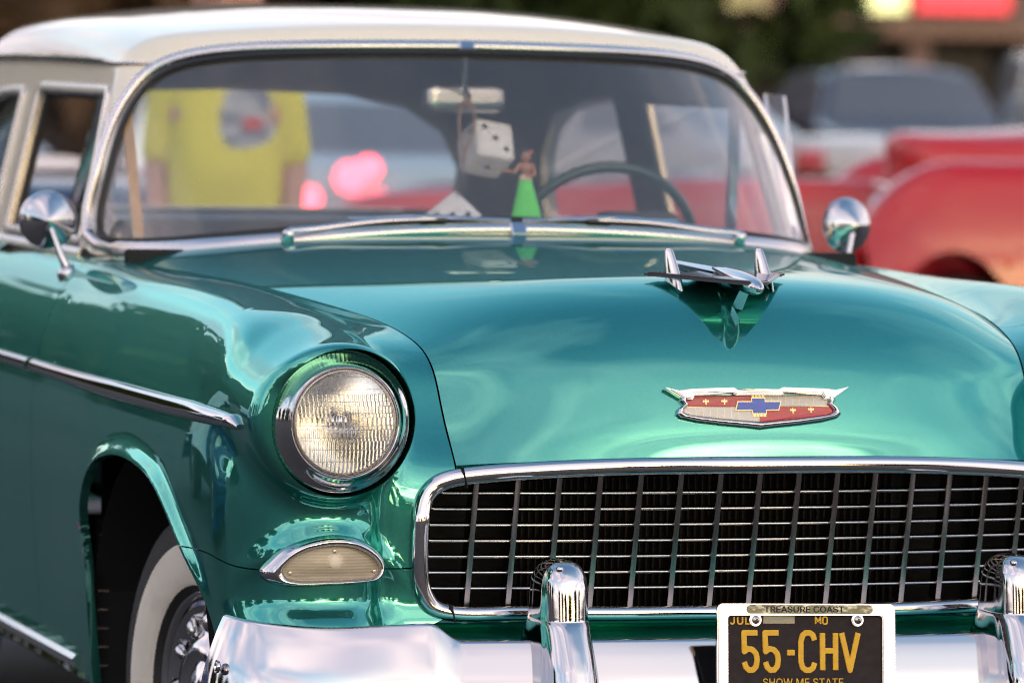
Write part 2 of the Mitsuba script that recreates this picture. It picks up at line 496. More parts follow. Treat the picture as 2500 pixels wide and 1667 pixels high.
def F_fender(p):
    a, y, z = np.abs(p[:, 0]), p[:, 1], p[:, 2]
    s = np.clip((a - XG(y)) / (0.745 - np.minimum(XG(y), 0.70)), 0, 1)
    lift = ((0.028 + 0.006 * (1 - sstep(0.28, 0.60, y))) * (1 - 0.85 * sstep(0.6, 1.5, y))) * s * s * (3 - 2 * s)
    low = 1 - sstep(0.70, 0.80, z)
    bulge = low * (0.032 * np.exp(-((a - 0.765) / 0.095) ** 4) - 0.008 * np.exp(-((a - 0.652) / 0.016) ** 2))
    # the brow over the parking lamp and the sill-like swelling towards the bumper
    brow = 0.018 * np.exp(-((a - 0.755) / 0.115) ** 4) * np.exp(-((z - 0.632 + 0.9 * (a - 0.752) ** 2 / 0.25) / 0.022) ** 2)
    foot = 0.030 * sstep(0.535, 0.47, z) * (0.3 + 0.7 * sstep(0.60, 0.70, a))
    dB = T_NOSE(y + bulge + brow + foot, z - lift)
    arch = T_ARCH(y, z)
    flare = 0.0155 * np.exp(-(np.minimum(arch, 0) / 0.020) ** 2) * sstep(0.45, 0.62, z)
    crease = 0.006 * np.exp(-((z - 0.845) / 0.03) ** 2)
    bell = 0.016 * sstep(0.0, 0.6, y) * (1 - sstep(1.1, 2.0, y))
    dS = -T_SIDE(a - bell - flare + 0.0 * crease, z)
    k = 0.05 + 0.15 * (1 - sstep(0.84, 0.97, z)) * (1 - sstep(0.5, 1.0, y))
    fB = smax(dB, dS, k)
    ax, az = 0.745, 0.823 + 0.055 * sstep(0.03, 0.60, y)
    u = (a - ax) / np.where(a > ax, 0.149, 0.131)
    w = (z - az) / 0.131
    r = np.sqrt(u * u + w * w + 1e-12)
    tube_ = (r - 1 + 0.34 * sstep(0.16, 0.80, y)) * 0.135
    front = (0.098 + (0.87 - z) * 0.07 - 0.020 * sstep(0.86, 0.95, z)) - y
    pod = smax(tube_, front, 0.045)
    return smin(fB, pod, 0.06)


_t0 = surface(F_fender, (0.48, 0.02, 0.22), (0.97, 2.75, 1.06), 0.0085)
SEAM_Y = 1.895


def seam_z(v):
    # the joint between fender and lower valance: level beside the grille, rising behind the lamp to the arch
    return 0.577 + 0.012 * sstep(0.20, 0.40, v[:, 1])


def lamp_hole(v):
    d = np.hypot((v[:, 0] - 0.741), v[:, 2] - 0.824)
    return np.where(v[:, 1] < 0.45, d - 0.1222, 1.0)


FRAME_HALF = [(-0.0, 0.746), (0.15, 0.7455), (0.30, 0.7425), (0.42, 0.7365), (0.51, 0.7285), (0.548, 0.720), (0.570, 0.706), (0.583, 0.684), (0.588, 0.655), (0.589, 0.61), (0.587, 0.565), (0.579, 0.533), (0.563, 0.512), (0.535, 0.503), (0.45, 0.501), (0.30, 0.499), (0.15, 0.498), (0, 0.4975)]
fm = np.array(FRAME_HALF)
FM = np.vstack([fm, (fm * [-1, 1])[::-1][1:-1]])


def grille_hole(v):
    # inside the grille surround there is no fender
    x = np.interp(v[:, 2], [0.30, 0.44, 0.47, 0.4975, 0.503, 0.512, 0.533, 0.565, 0.61, 0.655, 0.684, 0.706, 0.720, 0.7285, 0.745, 0.80], [0.62, 0.62, 0.60, 0.535, 0.545, 0.563, 0.579, 0.587, 0.589, 0.588, 0.583, 0.570, 0.548, 0.51, 0.45, 0.40])
    return np.where(v[:, 1] < 0.5, np.abs(v[:, 0]) - x, 1.0)


HALF = 0.0016
base = clips(_t0, lambda v: v[:, 0] - XG(v[:, 1]) - HALF, grille_hole)
behind = clip(base, lambda v: v[:, 1] - SEAM_Y - HALF)
ahead = clips(base, lambda v: SEAM_Y - HALF - v[:, 1], lambda v: -T_ARCH(v[:, 1], v[:, 2]), lamp_hole)
upper = clips(ahead, lambda v: np.where(v[:, 1] < 0.8, v[:, 2] - seam_z(v) - 0.0011, v[:, 2] - 0.245))
lower = clips(ahead, lambda v: 0.8 - v[:, 1], lambda v: seam_z(v) - 0.0011 - v[:, 2], lambda v: v[:, 2] - 0.36)
is_hole = lambda c: (np.hypot(c[:, 0] - 0.741, c[:, 2] - 0.824) < 0.124) & (c[:, 1] < 0.45)
upper = flange(upper, 0.016, lambda c: ~is_hole(c))
upper = flange(upper, 0.07, lambda c: is_hole(c) & (c[:, 1] < 0.4), direction=(0, 1, 0))
lower = flange(lower, 0.014)
door = flange(clip(behind, lambda v: v[:, 2] - 0.245), 0.016)
put(CAR + '__front_fender', mirror(upper), PAINT)
put(CAR + '__front_fender', upper, PAINT)
put(CAR + '__lower_valance', mirror(lower), PAINT)
put(CAR + '__lower_valance', lower, PAINT)
put(CAR + '__front_door', mirror(door), PAINT)
put(CAR + '__front_door', door, PAINT)

# hood: a patch between the two gap lines, rolled down over the nose
HC = spline([(0.166, 0.757), (0.172, 0.795), (0.187, 0.845), (0.212, 0.905), (0.255, 0.968), (0.305, 1.010), (0.37, 1.0365), (0.5, 1.0535), (0.8, 1.0645), (1.2, 1.0745), (1.579, 1.0825)], 240)
gy = spline([q for q in GAP_YZ if 0.2 < q[0] < 1.95], 400)
gy = gy[gy[:, 0] < 1.872]
s_ = np.r_[0, np.cumsum(np.linalg.norm(np.diff(gy, axis=0), axis=1))]
GC = np.c_[np.interp(np.linspace(0, s_[-1], 240), s_, gy[:, 0]), np.interp(np.linspace(0, s_[-1], 240), s_, gy[:, 1])]
ss = np.linspace(-1, 1, 161)
gfun = 0.42 * ss ** 2 + 0.58 * ss ** 4
Hx = (XG(GC[:, 0]) - HALF)[:, None] * ss[None]
Hy = HC[:, None, 0] + (GC[:, 0] - HC[:, 0])[:, None] * gfun[None]
Hz = HC[:, None, 1] + (GC[:, 1] - HC[:, 1])[:, None] * gfun[None]
hp = np.stack([Hx, Hy, Hz], -1)
hv = hp.reshape(-1, 3)
du, dv = np.gradient(hp, axis=0), np.gradient(hp, axis=1)
hn = np.cross(dv, du).reshape(-1, 3); hn /= np.linalg.norm(hn, axis=1, keepdims=True)
if hn[:, 2].mean() < 0:
    hn = -hn
hf = grid_faces(*hp.shape[:2]); hf = np.vstack([hf[:, [0, 1, 2]], hf[:, [0, 2, 3]]])
if (np.cross(hv[hf[:, 1]] - hv[hf[:, 0]], hv[hf[:, 2]] - hv[hf[:, 0]]) * hn[hf[:, 0]]).sum() < 0:
    hf = hf[:, ::-1]
put(CAR + '__hood', flange((hv, hf, hn), 0.018), PAINT)


def hood_z(x, y):
    d = (np.hypot(hv[:, 0] - x, hv[:, 1] - y)) + np.where(hn[:, 2] < 0.3, 0.5, 0)
    return hv[d.argmin(), 2]

# ------------------------------------------------------------------ the teal car: cabin
GC6 = (1.5934, 0.3676, 0.7837, 1.5053, 1.6722, -1.5591)


def YG(a, z):
    a = np.minimum(np.abs(a), 0.79)
    v = np.clip((z - 1.09) / 0.345, -0.4, 1.4)
    c = GC6
    return c[0] + c[1] * v + (1 - v) * (c[2] * a ** 4 + c[3] * a ** 7) + v * (c[4] * a ** 4 + c[5] * a ** 7)


ROOF_C = PchipInterpolator([1.5, 1.95, 2.2, 2.5, 2.85, 3.2, 3.5, 3.8, 4.2, 4.6], [1.42, 1.478, 1.507, 1.527, 1.538, 1.538, 1.530, 1.512, 1.455, 1.34])
_rc = CubicSpline(np.linspace(1.5, 4.6, 12), ROOF_C(np.linspace(1.5, 4.6, 12)))


def F_cabin(p):
    a, y, z = np.abs(p[:, 0]), p[:, 1], p[:, 2]
    top = z - (_rc(np.clip(y, 1.5, 4.6)) - 0.046 * (a / 0.6) ** 2.6)
    tuck = 0.05 * sstep(3.5, 4.6, y)
    side = (a - (0.668 + (1.405 - z) * 0.235 + 0.02 * (1.405 - z) * 0 - tuck)) * 0.97
    f = smax(top, side, 0.13)
    f = smax(f, (YG(a, z) - y) * 0.8, 0.035)
    rear = (y - (4.02 + (1.38 - z) * 1.0 - 0.28 * (a / 0.7) ** 4)) * 0.66
    return smax(f, rear, 0.22)


class SDPoly:
    def __init__(self, pts, lo, hi, h=0.004, r=0.0, smooth_n=None, closed_pts=True):
        P = Polygon(pts)
        if r:
            P = P.buffer(-r).buffer(2 * r, quad_segs=12).buffer(-r, quad_segs=12)
        self.poly = P
        ring = P.exterior.segmentize(h / 3)
        c = np.array(ring.coords)
        self.lo, self.h = np.array(lo, float), h
        n = ((np.array(hi) - lo) / h).astype(int) + 1
        g = np.stack(np.meshgrid(lo[0] + np.arange(n[0]) * h, lo[1] + np.arange(n[1]) * h, indexing='ij'), -1).reshape(-1, 2)
        d = cKDTree(c).query(g)[0]
        ins = shapely.contains_xy(P, g[:, 0], g[:, 1])
        self.tab = np.where(ins, -d, d).reshape(n)

    def __call__(self, u, v):
        return map_coordinates(self.tab, [(u - self.lo[0]) / self.h, (v - self.lo[1]) / self.h], order=1, mode='nearest')


WS_HALF = [(0, 1.435), (0.25, 1.4315), (0.40, 1.426), (0.492, 1.4175), (0.566, 1.401), (0.614, 1.376), (0.648, 1.341), (0.689, 1.273), (0.722, 1.177), (0.742, 1.090), (0.7435, 1.066), (0.735, 1.052), (0.715, 1.049),
           (0.603, 1.063), (0.481, 1.078), (0.383, 1.088), (0.2, 1.100), (0, 1.104)]
half = spline(WS_HALF[:11], 80)
half2 = spline(WS_HALF[10:], 60)
ws = np.vstack([half, half2[1:]])
WS = np.vstack([ws, (ws * [-1, 1])[::-1][1:-1]])
PWS = Polygon(WS)
SD_WS = SDPoly(np.array(PWS.buffer(0.010).exterior.coords), (-0.9, 0.95), (0.9, 1.6))
SD_W1 = SDPoly([(2.105, 1.042), (2.185, 1.347), (2.865, 1.350), (2.865, 1.042)], (1.8, 0.9), (4.2, 1.6), r=0.015)
SD_W2 = SDPoly([(3.03, 1.042), (3.03, 1.342), (3.22, 1.338), (3.42, 1.318), (3.58, 1.270), (3.68, 1.20), (3.73, 1.12), (3.75, 1.042)], (1.8, 0.9), (4.2, 1.6), r=0.015)
SD_WR = SDPoly([(0.0, 1.360), (0.3, 1.350), (0.45, 1.322), (0.55, 1.262), (0.605, 1.17), (0.615, 1.09), (0.60, 1.055), (-0.60, 1.055), (-0.615, 1.09), (-0.605, 1.17), (-0.55, 1.262), (-0.45, 1.322), (-0.3, 1.350)], (-0.9, 0.9), (0.9, 1.6), r=0.02)


def openings(v, grow=0.0):
    a, y, z = np.abs(v[:, 0]), v[:, 1], v[:, 2]
    g = np.maximum(SD_WS(v[:, 0], z) - grow, y - YG(a, z) - 0.075)
    g = np.minimum(g, np.maximum(SD_W1(y, z) - grow, 0.55 - a))
    g = np.minimum(g, np.maximum(SD_W2(y, z) - grow, 0.50 - a))
    return np.minimum(g, np.maximum(SD_WR(v[:, 0], z) - grow, 3.62 - y))


_c0 = surface(F_cabin, (-0.86, 1.45, 0.985), (0.86, 4.62, 1.58), 0.0125)
shell = clips(_c0, lambda v: v[:, 2] - 1.004, openings)
put(CAR + '__roof', flange(shell, 0.022, lambda c: c[:, 2] > 1.02), CREAM, label='cream painted roof and window pillars')
_c1 = surface(lambda p: F_cabin(p) + 0.026, (-0.86, 1.5, 0.985), (0.86, 4.62, 1.58), 0.03)
put(CAR + '__headliner', clips(_c1, lambda v: v[:, 2] - 1.0, lambda v: openings(v, 0.0)), HEADLINER, label='dark grey cloth headliner')

# rear body, coarse: out of view from the front but there
ZT = CubicSpline([2.7, 3.4, 4.2, 4.7, 5.0], [1.027, 1.024, 1.0, 0.96, 0.93])


def F_rear(p):
    a, y, z = np.abs(p[:, 0]), p[:, 1], p[:, 2]
    f = smax(z - ZT(np.clip(y, 2.6, 5.1)), -T_SIDE(a + 0.10 * sstep(3.6, 5.1, y), z), 0.05)
    return smax(f, y - 4.95 + 0.1 * (a / 0.9) ** 2, 0.2)


rear = clips(surface(F_rear, (-1.0, 2.65, 0.25), (1.0, 5.05, 1.06), 0.03), lambda v: v[:, 1] - 2.748, lambda v: v[:, 2] - 0.28,
             lambda v: np.maximum(np.abs(v[:, 0]) - 0.70, v[:, 1] - 3.62))
put(CAR + '__rear_body', rear, PAINT)

# glass
gu = np.linspace(-1, 1, 97); gvv = np.linspace(0, 1, 33)


def outline_grid(poly, nx, nz, fy, x0, x1, z0, z1, G):
    X, Z = np.meshgrid(np.linspace(x0, x1, nx), np.linspace(z0, z1, nz), indexing='ij')
    P = np.stack([X, fy(X, Z), Z], -1)
    m = patch(P)
    v = np.asarray(m.vertices)
    n = np.zeros_like(v); n[:, 1] = -1
    du, dv = np.gradient(P, axis=0), np.gradient(P, axis=1)
    n = np.cross(du, dv).reshape(-1, 3); n /= np.linalg.norm(n, axis=1, keepdims=True)
    n *= np.sign(-n[:, 1:2] + 1e-9)
    f = np.asarray(m.faces)
    return clip((v, f, n), G)


wsg = outline_grid(PWS, 140, 60, lambda x, z: YG(x, z) + 0.004, -0.78, 0.78, 1.03, 1.46, lambda v: -(SD_WS(v[:, 0], v[:, 2]) + 0.006))
put(CAR + '__windshield', wsg, 'm_hazed_glass', label='wraparound windshield')
rg = outline_grid(None, 60, 24, lambda x, z: 4.015 + (1.38 - z) * 1.0 - 0.28 * (np.abs(x) / 0.7) ** 4 - 0.035, -0.66, 0.66, 1.03, 1.39, lambda v: -(SD_WR(v[:, 0], v[:, 2]) - 0.004))
put(CAR + '__rear_window', rg, GLASS)

# windshield surround: chrome moulding and black seal
def on_ws(off, lift):
    r = np.array(PWS.buffer(off, quad_segs=10).exterior.segmentize(0.012).coords)[:-1]
    p = np.c_[r[:, 0], YG(r[:, 0], r[:, 1]), r[:, 1]]
    e = 1e-3
    nx = -(YG(r[:, 0] + e, r[:, 1]) - YG(r[:, 0] - e, r[:, 1])) / (2 * e)
    nz = -(YG(r[:, 0], r[:, 1] + e) - YG(r[:, 0], r[:, 1] - e)) / (2 * e)
    n = np.c_[-nx * 0 - (-nx) * 0 + -(-nx), np.full(len(p), -1.0), -nz * -1]
    n = np.c_[-nx * -1, -np.ones(len(p)), nz * 1]
    n = np.c_[-(nx), -np.ones(len(p)), -(nz)]
    n = np.c_[(YG(r[:, 0] + e, r[:, 1]) - YG(r[:, 0] - e, r[:, 1])) / (2 * e), -np.ones(len(p)), (YG(r[:, 0], r[:, 1] + e) - YG(r[:, 0], r[:, 1] - e)) / (2 * e)]
    n /= np.linalg.norm(n, axis=1, keepdims=True)
    # even out the bends so that the moulding does not kink
    k = np.array([1, 2, 3, 2, 1.0]); k /= k.sum()
    n = sum(np.roll(n, j - 2, 0) * k[j] for j in range(5))
    n /= np.linalg.norm(n, axis=1, keepdims=True)
    return p + n * lift, n


tp, tn = on_ws(0.0115, 0.0)
th = np.linspace(0, np.pi, 9)
sec_trim = np.c_[0.0115 * np.cos(th), 0.002 + 0.009 * np.sin(th) ** 0.8]
sec_trim = np.vstack([sec_trim, [[-0.0115, -0.012], [0.0115, -0.012]]])
low_wide = 1 + 0.5 * np.clip((1.10 - tp[:, 2]) / 0.05, 0, 1) * (np.abs(tp[:, 0]) < 0.72)
put(CAR + '__windshield_trim', sweep(tp, sec_trim, tn, True, np.c_[low_wide, np.ones(len(tp))]), STAINLESS, smooth=50)
sp, sn = on_ws(-0.0035, 0.0)
put(CAR + '__windshield_seal', sweep(sp, np.array([[0.006, -0.004], [0.006, 0.006], [0.001, 0.007], [-0.006, 0.004], [-0.006, -0.004]]), sn, True), BLACK)
# the two joint clips of the moulding
for zc, dz in ((1.0925, 0.0), (1.4475, 0.0)):
    y0 = float(YG(0, zc))
    put(CAR + '__windshield_trim__clip', rbox(0.032, 0.008, 0.034 if zc < 1.2 else 0.026, 0.003, (0, y0 - 0.0125, zc), rot([1, 0, 0], -42)), CHROME)
# cowl strip under the moulding
cx = np.linspace(-0.765, 0.765, 90)
cz = np.interp(np.abs(cx), [0, 0.2, 0.383, 0.481, 0.603, 0.715, 0.765], [1.084, 1.081, 1.074, 1.064, 1.049, 1.034, 1.024])
cy = YG(cx, cz + 0.01)
cowl = patch(np.stack([np.c_[cx, cy - 0.028, cz - 0.006], np.c_[cx, cy - 0.006, cz - 0.004], np.c_[cx, cy + 0.02, cz + 0.008]], 1))
put(CAR + '__cowl', cowl, MATT, False)

# drip rails, belt mouldings, window frames
for sgn, sfx in ((-1, ''), (1, '')):
    yy = np.linspace(2.075, 4.1, 70)
    zz = 1.400 + 0.010 * np.sin((yy - 2.07) / 1.3 * np.pi * 0.6) - 0.10 * sstep(3.7, 4.3, yy)
    xx = 0.668 + (1.405 - zz) * 0.235 - 0.05 * sstep(3.5, 4.6, yy)
    q_ = np.c_[xx, yy, zz]
    for _ in range(10):
        q_[:, 0] -= np.clip(F_cabin(q_), -0.02, 0.02)
    xx = q_[:, 0]
    rail = np.c_[xx * sgn + sgn * 0.002, yy, zz]
    nr = np.tile([sgn * 1.0, 0, 0.15], (len(yy), 1))
    tap = np.clip(0.25 + (yy - 2.07) / 0.30, 0.25, 1)
    put(CAR + '__drip_rail', sweep(rail, np.array([[-0.004, -0.01], [-0.004, 0.012], [0.0, 0.0155], [0.004, 0.015], [0.006, 0.011], [0.006, -0.01]]), nr, scale=tap), CHROME)
    yb = np.linspace(2.06, 3.85, 40)
    zb = np.full_like(yb, 1.022)
    xb = 0.668 + (1.405 - zb) * 0.235 - 0.05 * sstep(3.5, 4.6, yb) + 0.004
    put(CAR + '__belt_moulding', sweep(np.c_[xb * sgn, yb, zb], np.c_[0.0145 * np.cos(np.linspace(0, 2 * np.pi, 14, endpoint=False)), 0.008 * np.sin(np.linspace(0, 2 * np.pi, 14, endpoint=False))], [sgn, 0, 0.5]), STAINLESS)

    def side_ring(sd, off, grow, w, d, mat_, key):
        r = np.array(sd.poly.buffer(grow, quad_segs=6).exterior.segmentize(0.02).coords)[:-1]
        x = 0.668 + (1.405 - r[:, 1]) * 0.235 - 0.05 * sstep(3.5, 4.6, r[:, 0]) + off
        put(CAR + key, sweep(np.c_[x * sgn, r[:, 0], r[:, 1]], np.array([[-w, -d], [-w, d * 0.6], [-w * 0.5, d], [w * 0.5, d], [w, d * 0.6], [w, -d]]), [sgn, 0, 0.2], True), mat_)
    side_ring(SD_W1, 0.0, -0.002, 0.011, 0.008, STAINLESS, '__window_frame')
    side_ring(SD_W1, -0.016, -0.012, 0.008, 0.008, BLACK, '__window_seal')
    side_ring(SD_W2, 0.0, -0.002, 0.010, 0.008, STAINLESS, '__window_frame')
    # vent window: post, pane, frame
    post = np.array([[0.722, 2.405, 1.04], [0.705, 2.345, 1.16], [0.69, 2.295, 1.26], [0.676, 2.258, 1.345]]) * [sgn, 1, 1]
    put(CAR + '__vent_post', sweep(spline(post, 20), np.array([[-0.008, -0.009], [-0.008, 0.009], [0.008, 0.009], [0.008, -0.009]]), [sgn, 0, 0.2]), CHROME_W)
    put(CAR + '__vent_post__seal', sweep(spline(post + [0, 0.014, 0], 20), np.array([[-0.006, -0.007], [-0.006, 0.007], [0.006, 0.007], [0.006, -0.007]]), [sgn, 0, 0.2]), BLACK)
    if sgn < 0:
        q = np.array([[0.735, 2.12, 1.045], [0.727, 2.39, 1.045], [0.674, 2.25, 1.34], [0.674, 2.195, 1.34]]) * [sgn, 1, 1]
        put(CAR + '__vent_window', tm(q, [[0, 1, 2], [0, 2, 3]]), GLASS, False)
    else:
        # swung open, so that its frame stands out beside the pillar
        q = np.array([[0.748, 2.12, 1.060], [0.801, 2.19, 1.060], [0.802, 2.305, 1.352], [0.772, 2.34, 1.356]])
        put(CAR + '__vent_window', tm(q, [[0, 1, 2], [0, 2, 3]]), GLASS, False, label='vent window swung open on the driver side')
        put(CAR + '__vent_window_frame', tube(np.vstack([q, q[:1]]), 0.0042, 8), CHROME)
    # window panes
    if sgn > 0:
        q = np.array([[0.735, 2.40, 1.045], [0.735, 2.86, 1.045], [0.668, 2.86, 1.35], [0.668, 2.26, 1.35]]) * [sgn, 1, 1]
        put(CAR + '__side_window', tm(q, [[0, 1, 2], [0, 2, 3]]), GLASS, False)
    q = np.array([[0.725, 3.03, 1.045], [0.70, 3.74, 1.045], [0.655, 3.5, 1.30], [0.66, 3.03, 1.345]]) * [sgn, 1, 1]
    put(CAR + '__quarter_window', tm(q, [[0, 1, 2], [0, 2, 3]]), GLASS, False)

# ------------------------------------------------------------------ inside the car
dx = np.linspace(-0.74, 0.74, 60)
D = []
for k, (dy_, dz_) in enumerate([(0.0, -0.004), (0.12, 0.0), (0.24, -0.006), (0.30, -0.03), (0.31, -0.12), (0.28, -0.3)]):
    yb = 1.64 + 0.36 * (np.abs(dx) / 0.74) ** 5
    D.append(np.c_[dx, np.minimum(yb + dy_, 2.16 + dy_ * 0.3), np.full_like(dx, 1.058 + dz_) - 0.02 * (np.abs(dx) / 0.74) ** 4])
put(CAR + '__dashboard', patch(np.stack(D, 1)), GREYV, 40)


def bench(y, top, depth=0.16, w=1.28):
    m = rbox(w, depth, 0.52, 0.06, (0, y, top - 0.26), rot([1, 0, 0], -9))
    c = rbox(w, 0.52, 0.16, 0.05, (0, y - 0.30, top - 0.50))
    return cat(m, c)


put(CAR + '__front_seat', bench(2.88, 1.065), GREYV, 40)
for k in range(9):
    x = -0.56 + k * 0.14
    put(CAR + '__front_seat__welt', tube([[x, 2.79, 0.62], [x, 2.805, 0.85], [x, 2.845, 1.062]], 0.006, 6), DKGREY)
put(CAR + '__rear_seat', bench(3.72, 1.03), GREYV, 40)
put(CAR + '__package_shelf', rbox(1.3, 0.62, 0.02, 0.005, (0, 4.0, 1.03)), DKGREY)
put(CAR + '__floor_pan', rbox(1.62, 3.0, 0.02, 0.005, (0, 2.8, 0.30)), MATT)
put(CAR + '__firewall', rbox(1.5, 0.02, 0.75, 0.005, (0, 1.72, 0.67)), MATT)
# added tan strip standing in for a warm reflection in the windshield corner
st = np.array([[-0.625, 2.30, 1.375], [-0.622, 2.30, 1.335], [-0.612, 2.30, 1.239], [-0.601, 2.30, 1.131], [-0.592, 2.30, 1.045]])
TAN = principled('tan_reflection', (0.62, 0.36, 0.13), 0.7, two=True)
put(CAR + '__reflection_strip', sweep(spline(st, 30), np.array([[-0.011, -0.001], [-0.011, 0.001], [0.011, 0.001], [0.011, -0.001]]), [-0.25, -1, 0.1]), TAN, label='added tan strip for a warm reflection in the near corner of the windshield')

# steering wheel
SWC, SWR = np.array([0.40, 2.31, 1.012]), 0.205
tilt = rot([1, 0, 0], 22)
an = np.linspace(0, 2 * np.pi, 96, endpoint=False)
rim = np.c_[SWR * np.cos(an), np.zeros(96), SWR * np.sin(an)] @ tilt.T + SWC
grip = 1 + 0.10 * np.cos(an * 48)
DKGREEN = principled('dark_green_plastic', (0.02, 0.065, 0.06), 0.35, two=True, clearcoat=1.0)
put(CAR + '__steering_wheel', sweep(rim, circ(0.0115, 10), tilt @ [0, -1, 0], True, grip), DKGREEN, label='thin dark green steering wheel')
for d in (200, 270, 340):
    e = np.array([SWR * math.cos(math.radians(d)), 0, SWR * math.sin(math.radians(d))]) @ tilt.T + SWC
    put(CAR + '__steering_wheel__spoke', tube([SWC + tilt @ [0, -0.03, 0], e], 0.011, 8), DKGREEN)
put(CAR + '__steering_wheel__hub', moved(lathe([(0, 0.05), (0.03, 0.047), (0.05, 0.03), (0.055, 0.0), (0.03, -0.05), (0.025, -0.3)], 32, (0, 0, 0), (0, 1, 0)), SWC, None), DKGREEN)
horn = [SWC + tilt @ np.array([0.13 * math.cos(t), -0.025, 0.13 * math.sin(t)]) for t in np.radians(np.linspace(150, 390, 40))]
put(CAR + '__steering_wheel__horn_ring', tube(horn, 0.004, 8), CHROME)
put(CAR + '__instrument_pod', hullpts([[0.26, 2.04, 1.0], [0.56, 2.04, 1.0], [0.30, 2.02, 1.075], [0.52, 2.02, 1.075], [0.34, 2.06, 1.115], [0.47, 2.06, 1.115], [0.26, 2.14, 1.0], [0.56, 2.14, 1.0], [0.34, 2.13, 1.112], [0.47, 2.13, 1.112]]), DKGREY)

# rear-view mirror
mc = np.array([0.027, 2.075, 1.343])
yaw = rot([0, 0, 1], 10)
mb = [Point(0, 0)]
outline = np.array(shapely.box(-0.092 + 0.02, -0.032 + 0.02, 0.092 - 0.02, 0.032 - 0.02).buffer(0.02, quad_segs=8).exterior.coords)[:-1]
rings = []
for s, h in ((0.30, -0.024), (0.62, -0.022), (0.85, -0.017), (0.96, -0.009), (1.0, 0.0), (1.0, 0.006)):
    sx = np.c_[outline[:, 0] * (1 - (1 - s) * 0.35), np.full(len(outline), h), outline[:, 1] * s]
    rings.append(sx)
R_ = np.stack(rings, 0)
v_ = R_.reshape(-1, 3); K = len(outline)
f_ = grid_faces(len(rings), K, False, True)
mm = tm(v_, f_)
cap = tm(np.vstack([rings[0], rings[0].mean(0)]), [[K, (j + 1) % K, j] for j in range(K)])
put(CAR + '__rear_view_mirror', moved(cat(mm, cap), mc, yaw), STEEL, 40, label='brushed metal back of the rear-view mirror')
put(CAR + '__rear_view_mirror__glass', moved(tm(np.vstack([rings[-1] * [0.97, 1, 0.97], [[0, 0.006, 0]]]), [[K, j, (j + 1) % K] for j in range(K)]), mc, yaw), CHROME, False)
put(CAR + '__rear_view_mirror__stem', tube([[0.004, 1.99, 1.432], [0.008, 2.0, 1.405], [0.018, 2.03, 1.36], mc + [0.005, -0.022, 0.002]], [0.008, 0.0055, 0.005, 0.007], 10), CHROME)

# ------------------------------------------------------------------ the teal car: nose
bowf = lambda x: 0.034 * (np.abs(x) / 0.52) ** 2.2
GYF = lambda x, z: 0.157 + (0.745 - z) * 0.05 + bowf(x) * (0.40 + 0.60 * np.clip((z - 0.66) / 0.08, 0, 1))
GY = lambda x, z: 0.160 + (0.745 - z) * 0.22 + bowf(x)      # plane of the grille frame, leaning back towards its foot

fring = spline(FM, 400, closed=True)
fp3 = np.c_[fring[:, 0], GYF(fring[:, 0], fring[:, 1]) - 0.002, fring[:, 1]]
th = np.linspace(0, np.pi, 13)
fsec = np.vstack([np.c_[0.0148 * np.cos(th), 0.013 * np.sin(th) ** 0.75], [[-0.0148, -0.05], [0.0148, -0.05]]])
tang = np.gradient(fring, axis=0)
fn = np.tile([0, -1, 0.12], (400, 1))
top_part = np.clip((fring[:, 1] - 0.70) / 0.04, 0, 1)
fscale = np.c_[1.0 - 0.18 * (fring[:, 1] < 0.52) * 1.0 * np.clip((0.58 - np.abs(fring[:, 0])) / 0.05, 0, 1), np.ones(400)]
put(CAR + '__grille_frame', sweep(fp3, fsec, fn, True, fscale), CHROME, 50, label='chrome grille surround')
for sg in (-1, 1):
    for (x, z, w) in ((0.515, 0.7275, 0.036), (0.533, 0.503, 0.03)):
        put(CAR + '__grille_frame__joint', rbox(0.0018, 0.034, w, 0.0005, (sg * x, GYF(x, z) - 0.003, z), rot([0, 1, 0], 14 * sg)), MATT, False)

OPEN = Polygon(spline(np.vstack([np.array(FM)]), 300, closed=True)).buffer(-0.0135)
# uprights run in front of the level blades
for i in range(-7, 8):
    x = i * 0.0696
    ztop = 0.7345 if abs(i) < 7 else 0.712
    zz = np.linspace(ztop + 0.006, 0.505, 14)
    y = GY(x, zz) + 0.004
    pth = np.c_[x + 0.012 * i / 7 * (ztop - zz) * 0.35 + 0.0 * zz, y, zz]
    sec = np.array([[-0.0052, -0.028], [-0.0056, 0.000], [-0.0044, 0.0022], [0.0, 0.0030], [0.0044, 0.0022], [0.0056, 0.0], [0.0052, -0.028]])
    put(CAR + '__grille__upright', sweep(pth, sec, [0, -1, 0]), CHROME_GROUND, 40)
for k, z in enumerate([0.6985, 0.6713, 0.6443, 0.6173, 0.5903, 0.5633, 0.5363]):
    lim = 0.585
    while not OPEN.contains(Point(lim, z)):
        lim -= 0.002
    lim += 0.010
    xs = np.linspace(-lim, lim, 80)
    yk = GY(xs, z) + 0.010 + 0.010 * np.exp(-((lim - np.abs(xs)) / 0.012) ** 2)
    zk = z + 0.0 * xs + 0.007 * np.exp(-((lim - np.abs(xs)) / 0.016) ** 2)
    sec = np.array([[-0.0030, -0.030], [-0.0030, -0.0020], [-0.0025, 0.0006], [-0.0012, 0.0021], [0.0, 0.0025], [0.0012, 0.0021], [0.0025, 0.0006], [0.0030, -0.0020], [0.0030, -0.030]])
    put(CAR + '__grille__blade', sweep(np.c_[xs, yk, zk], sec, [0, -1, 0.0]), CHROME, 55)
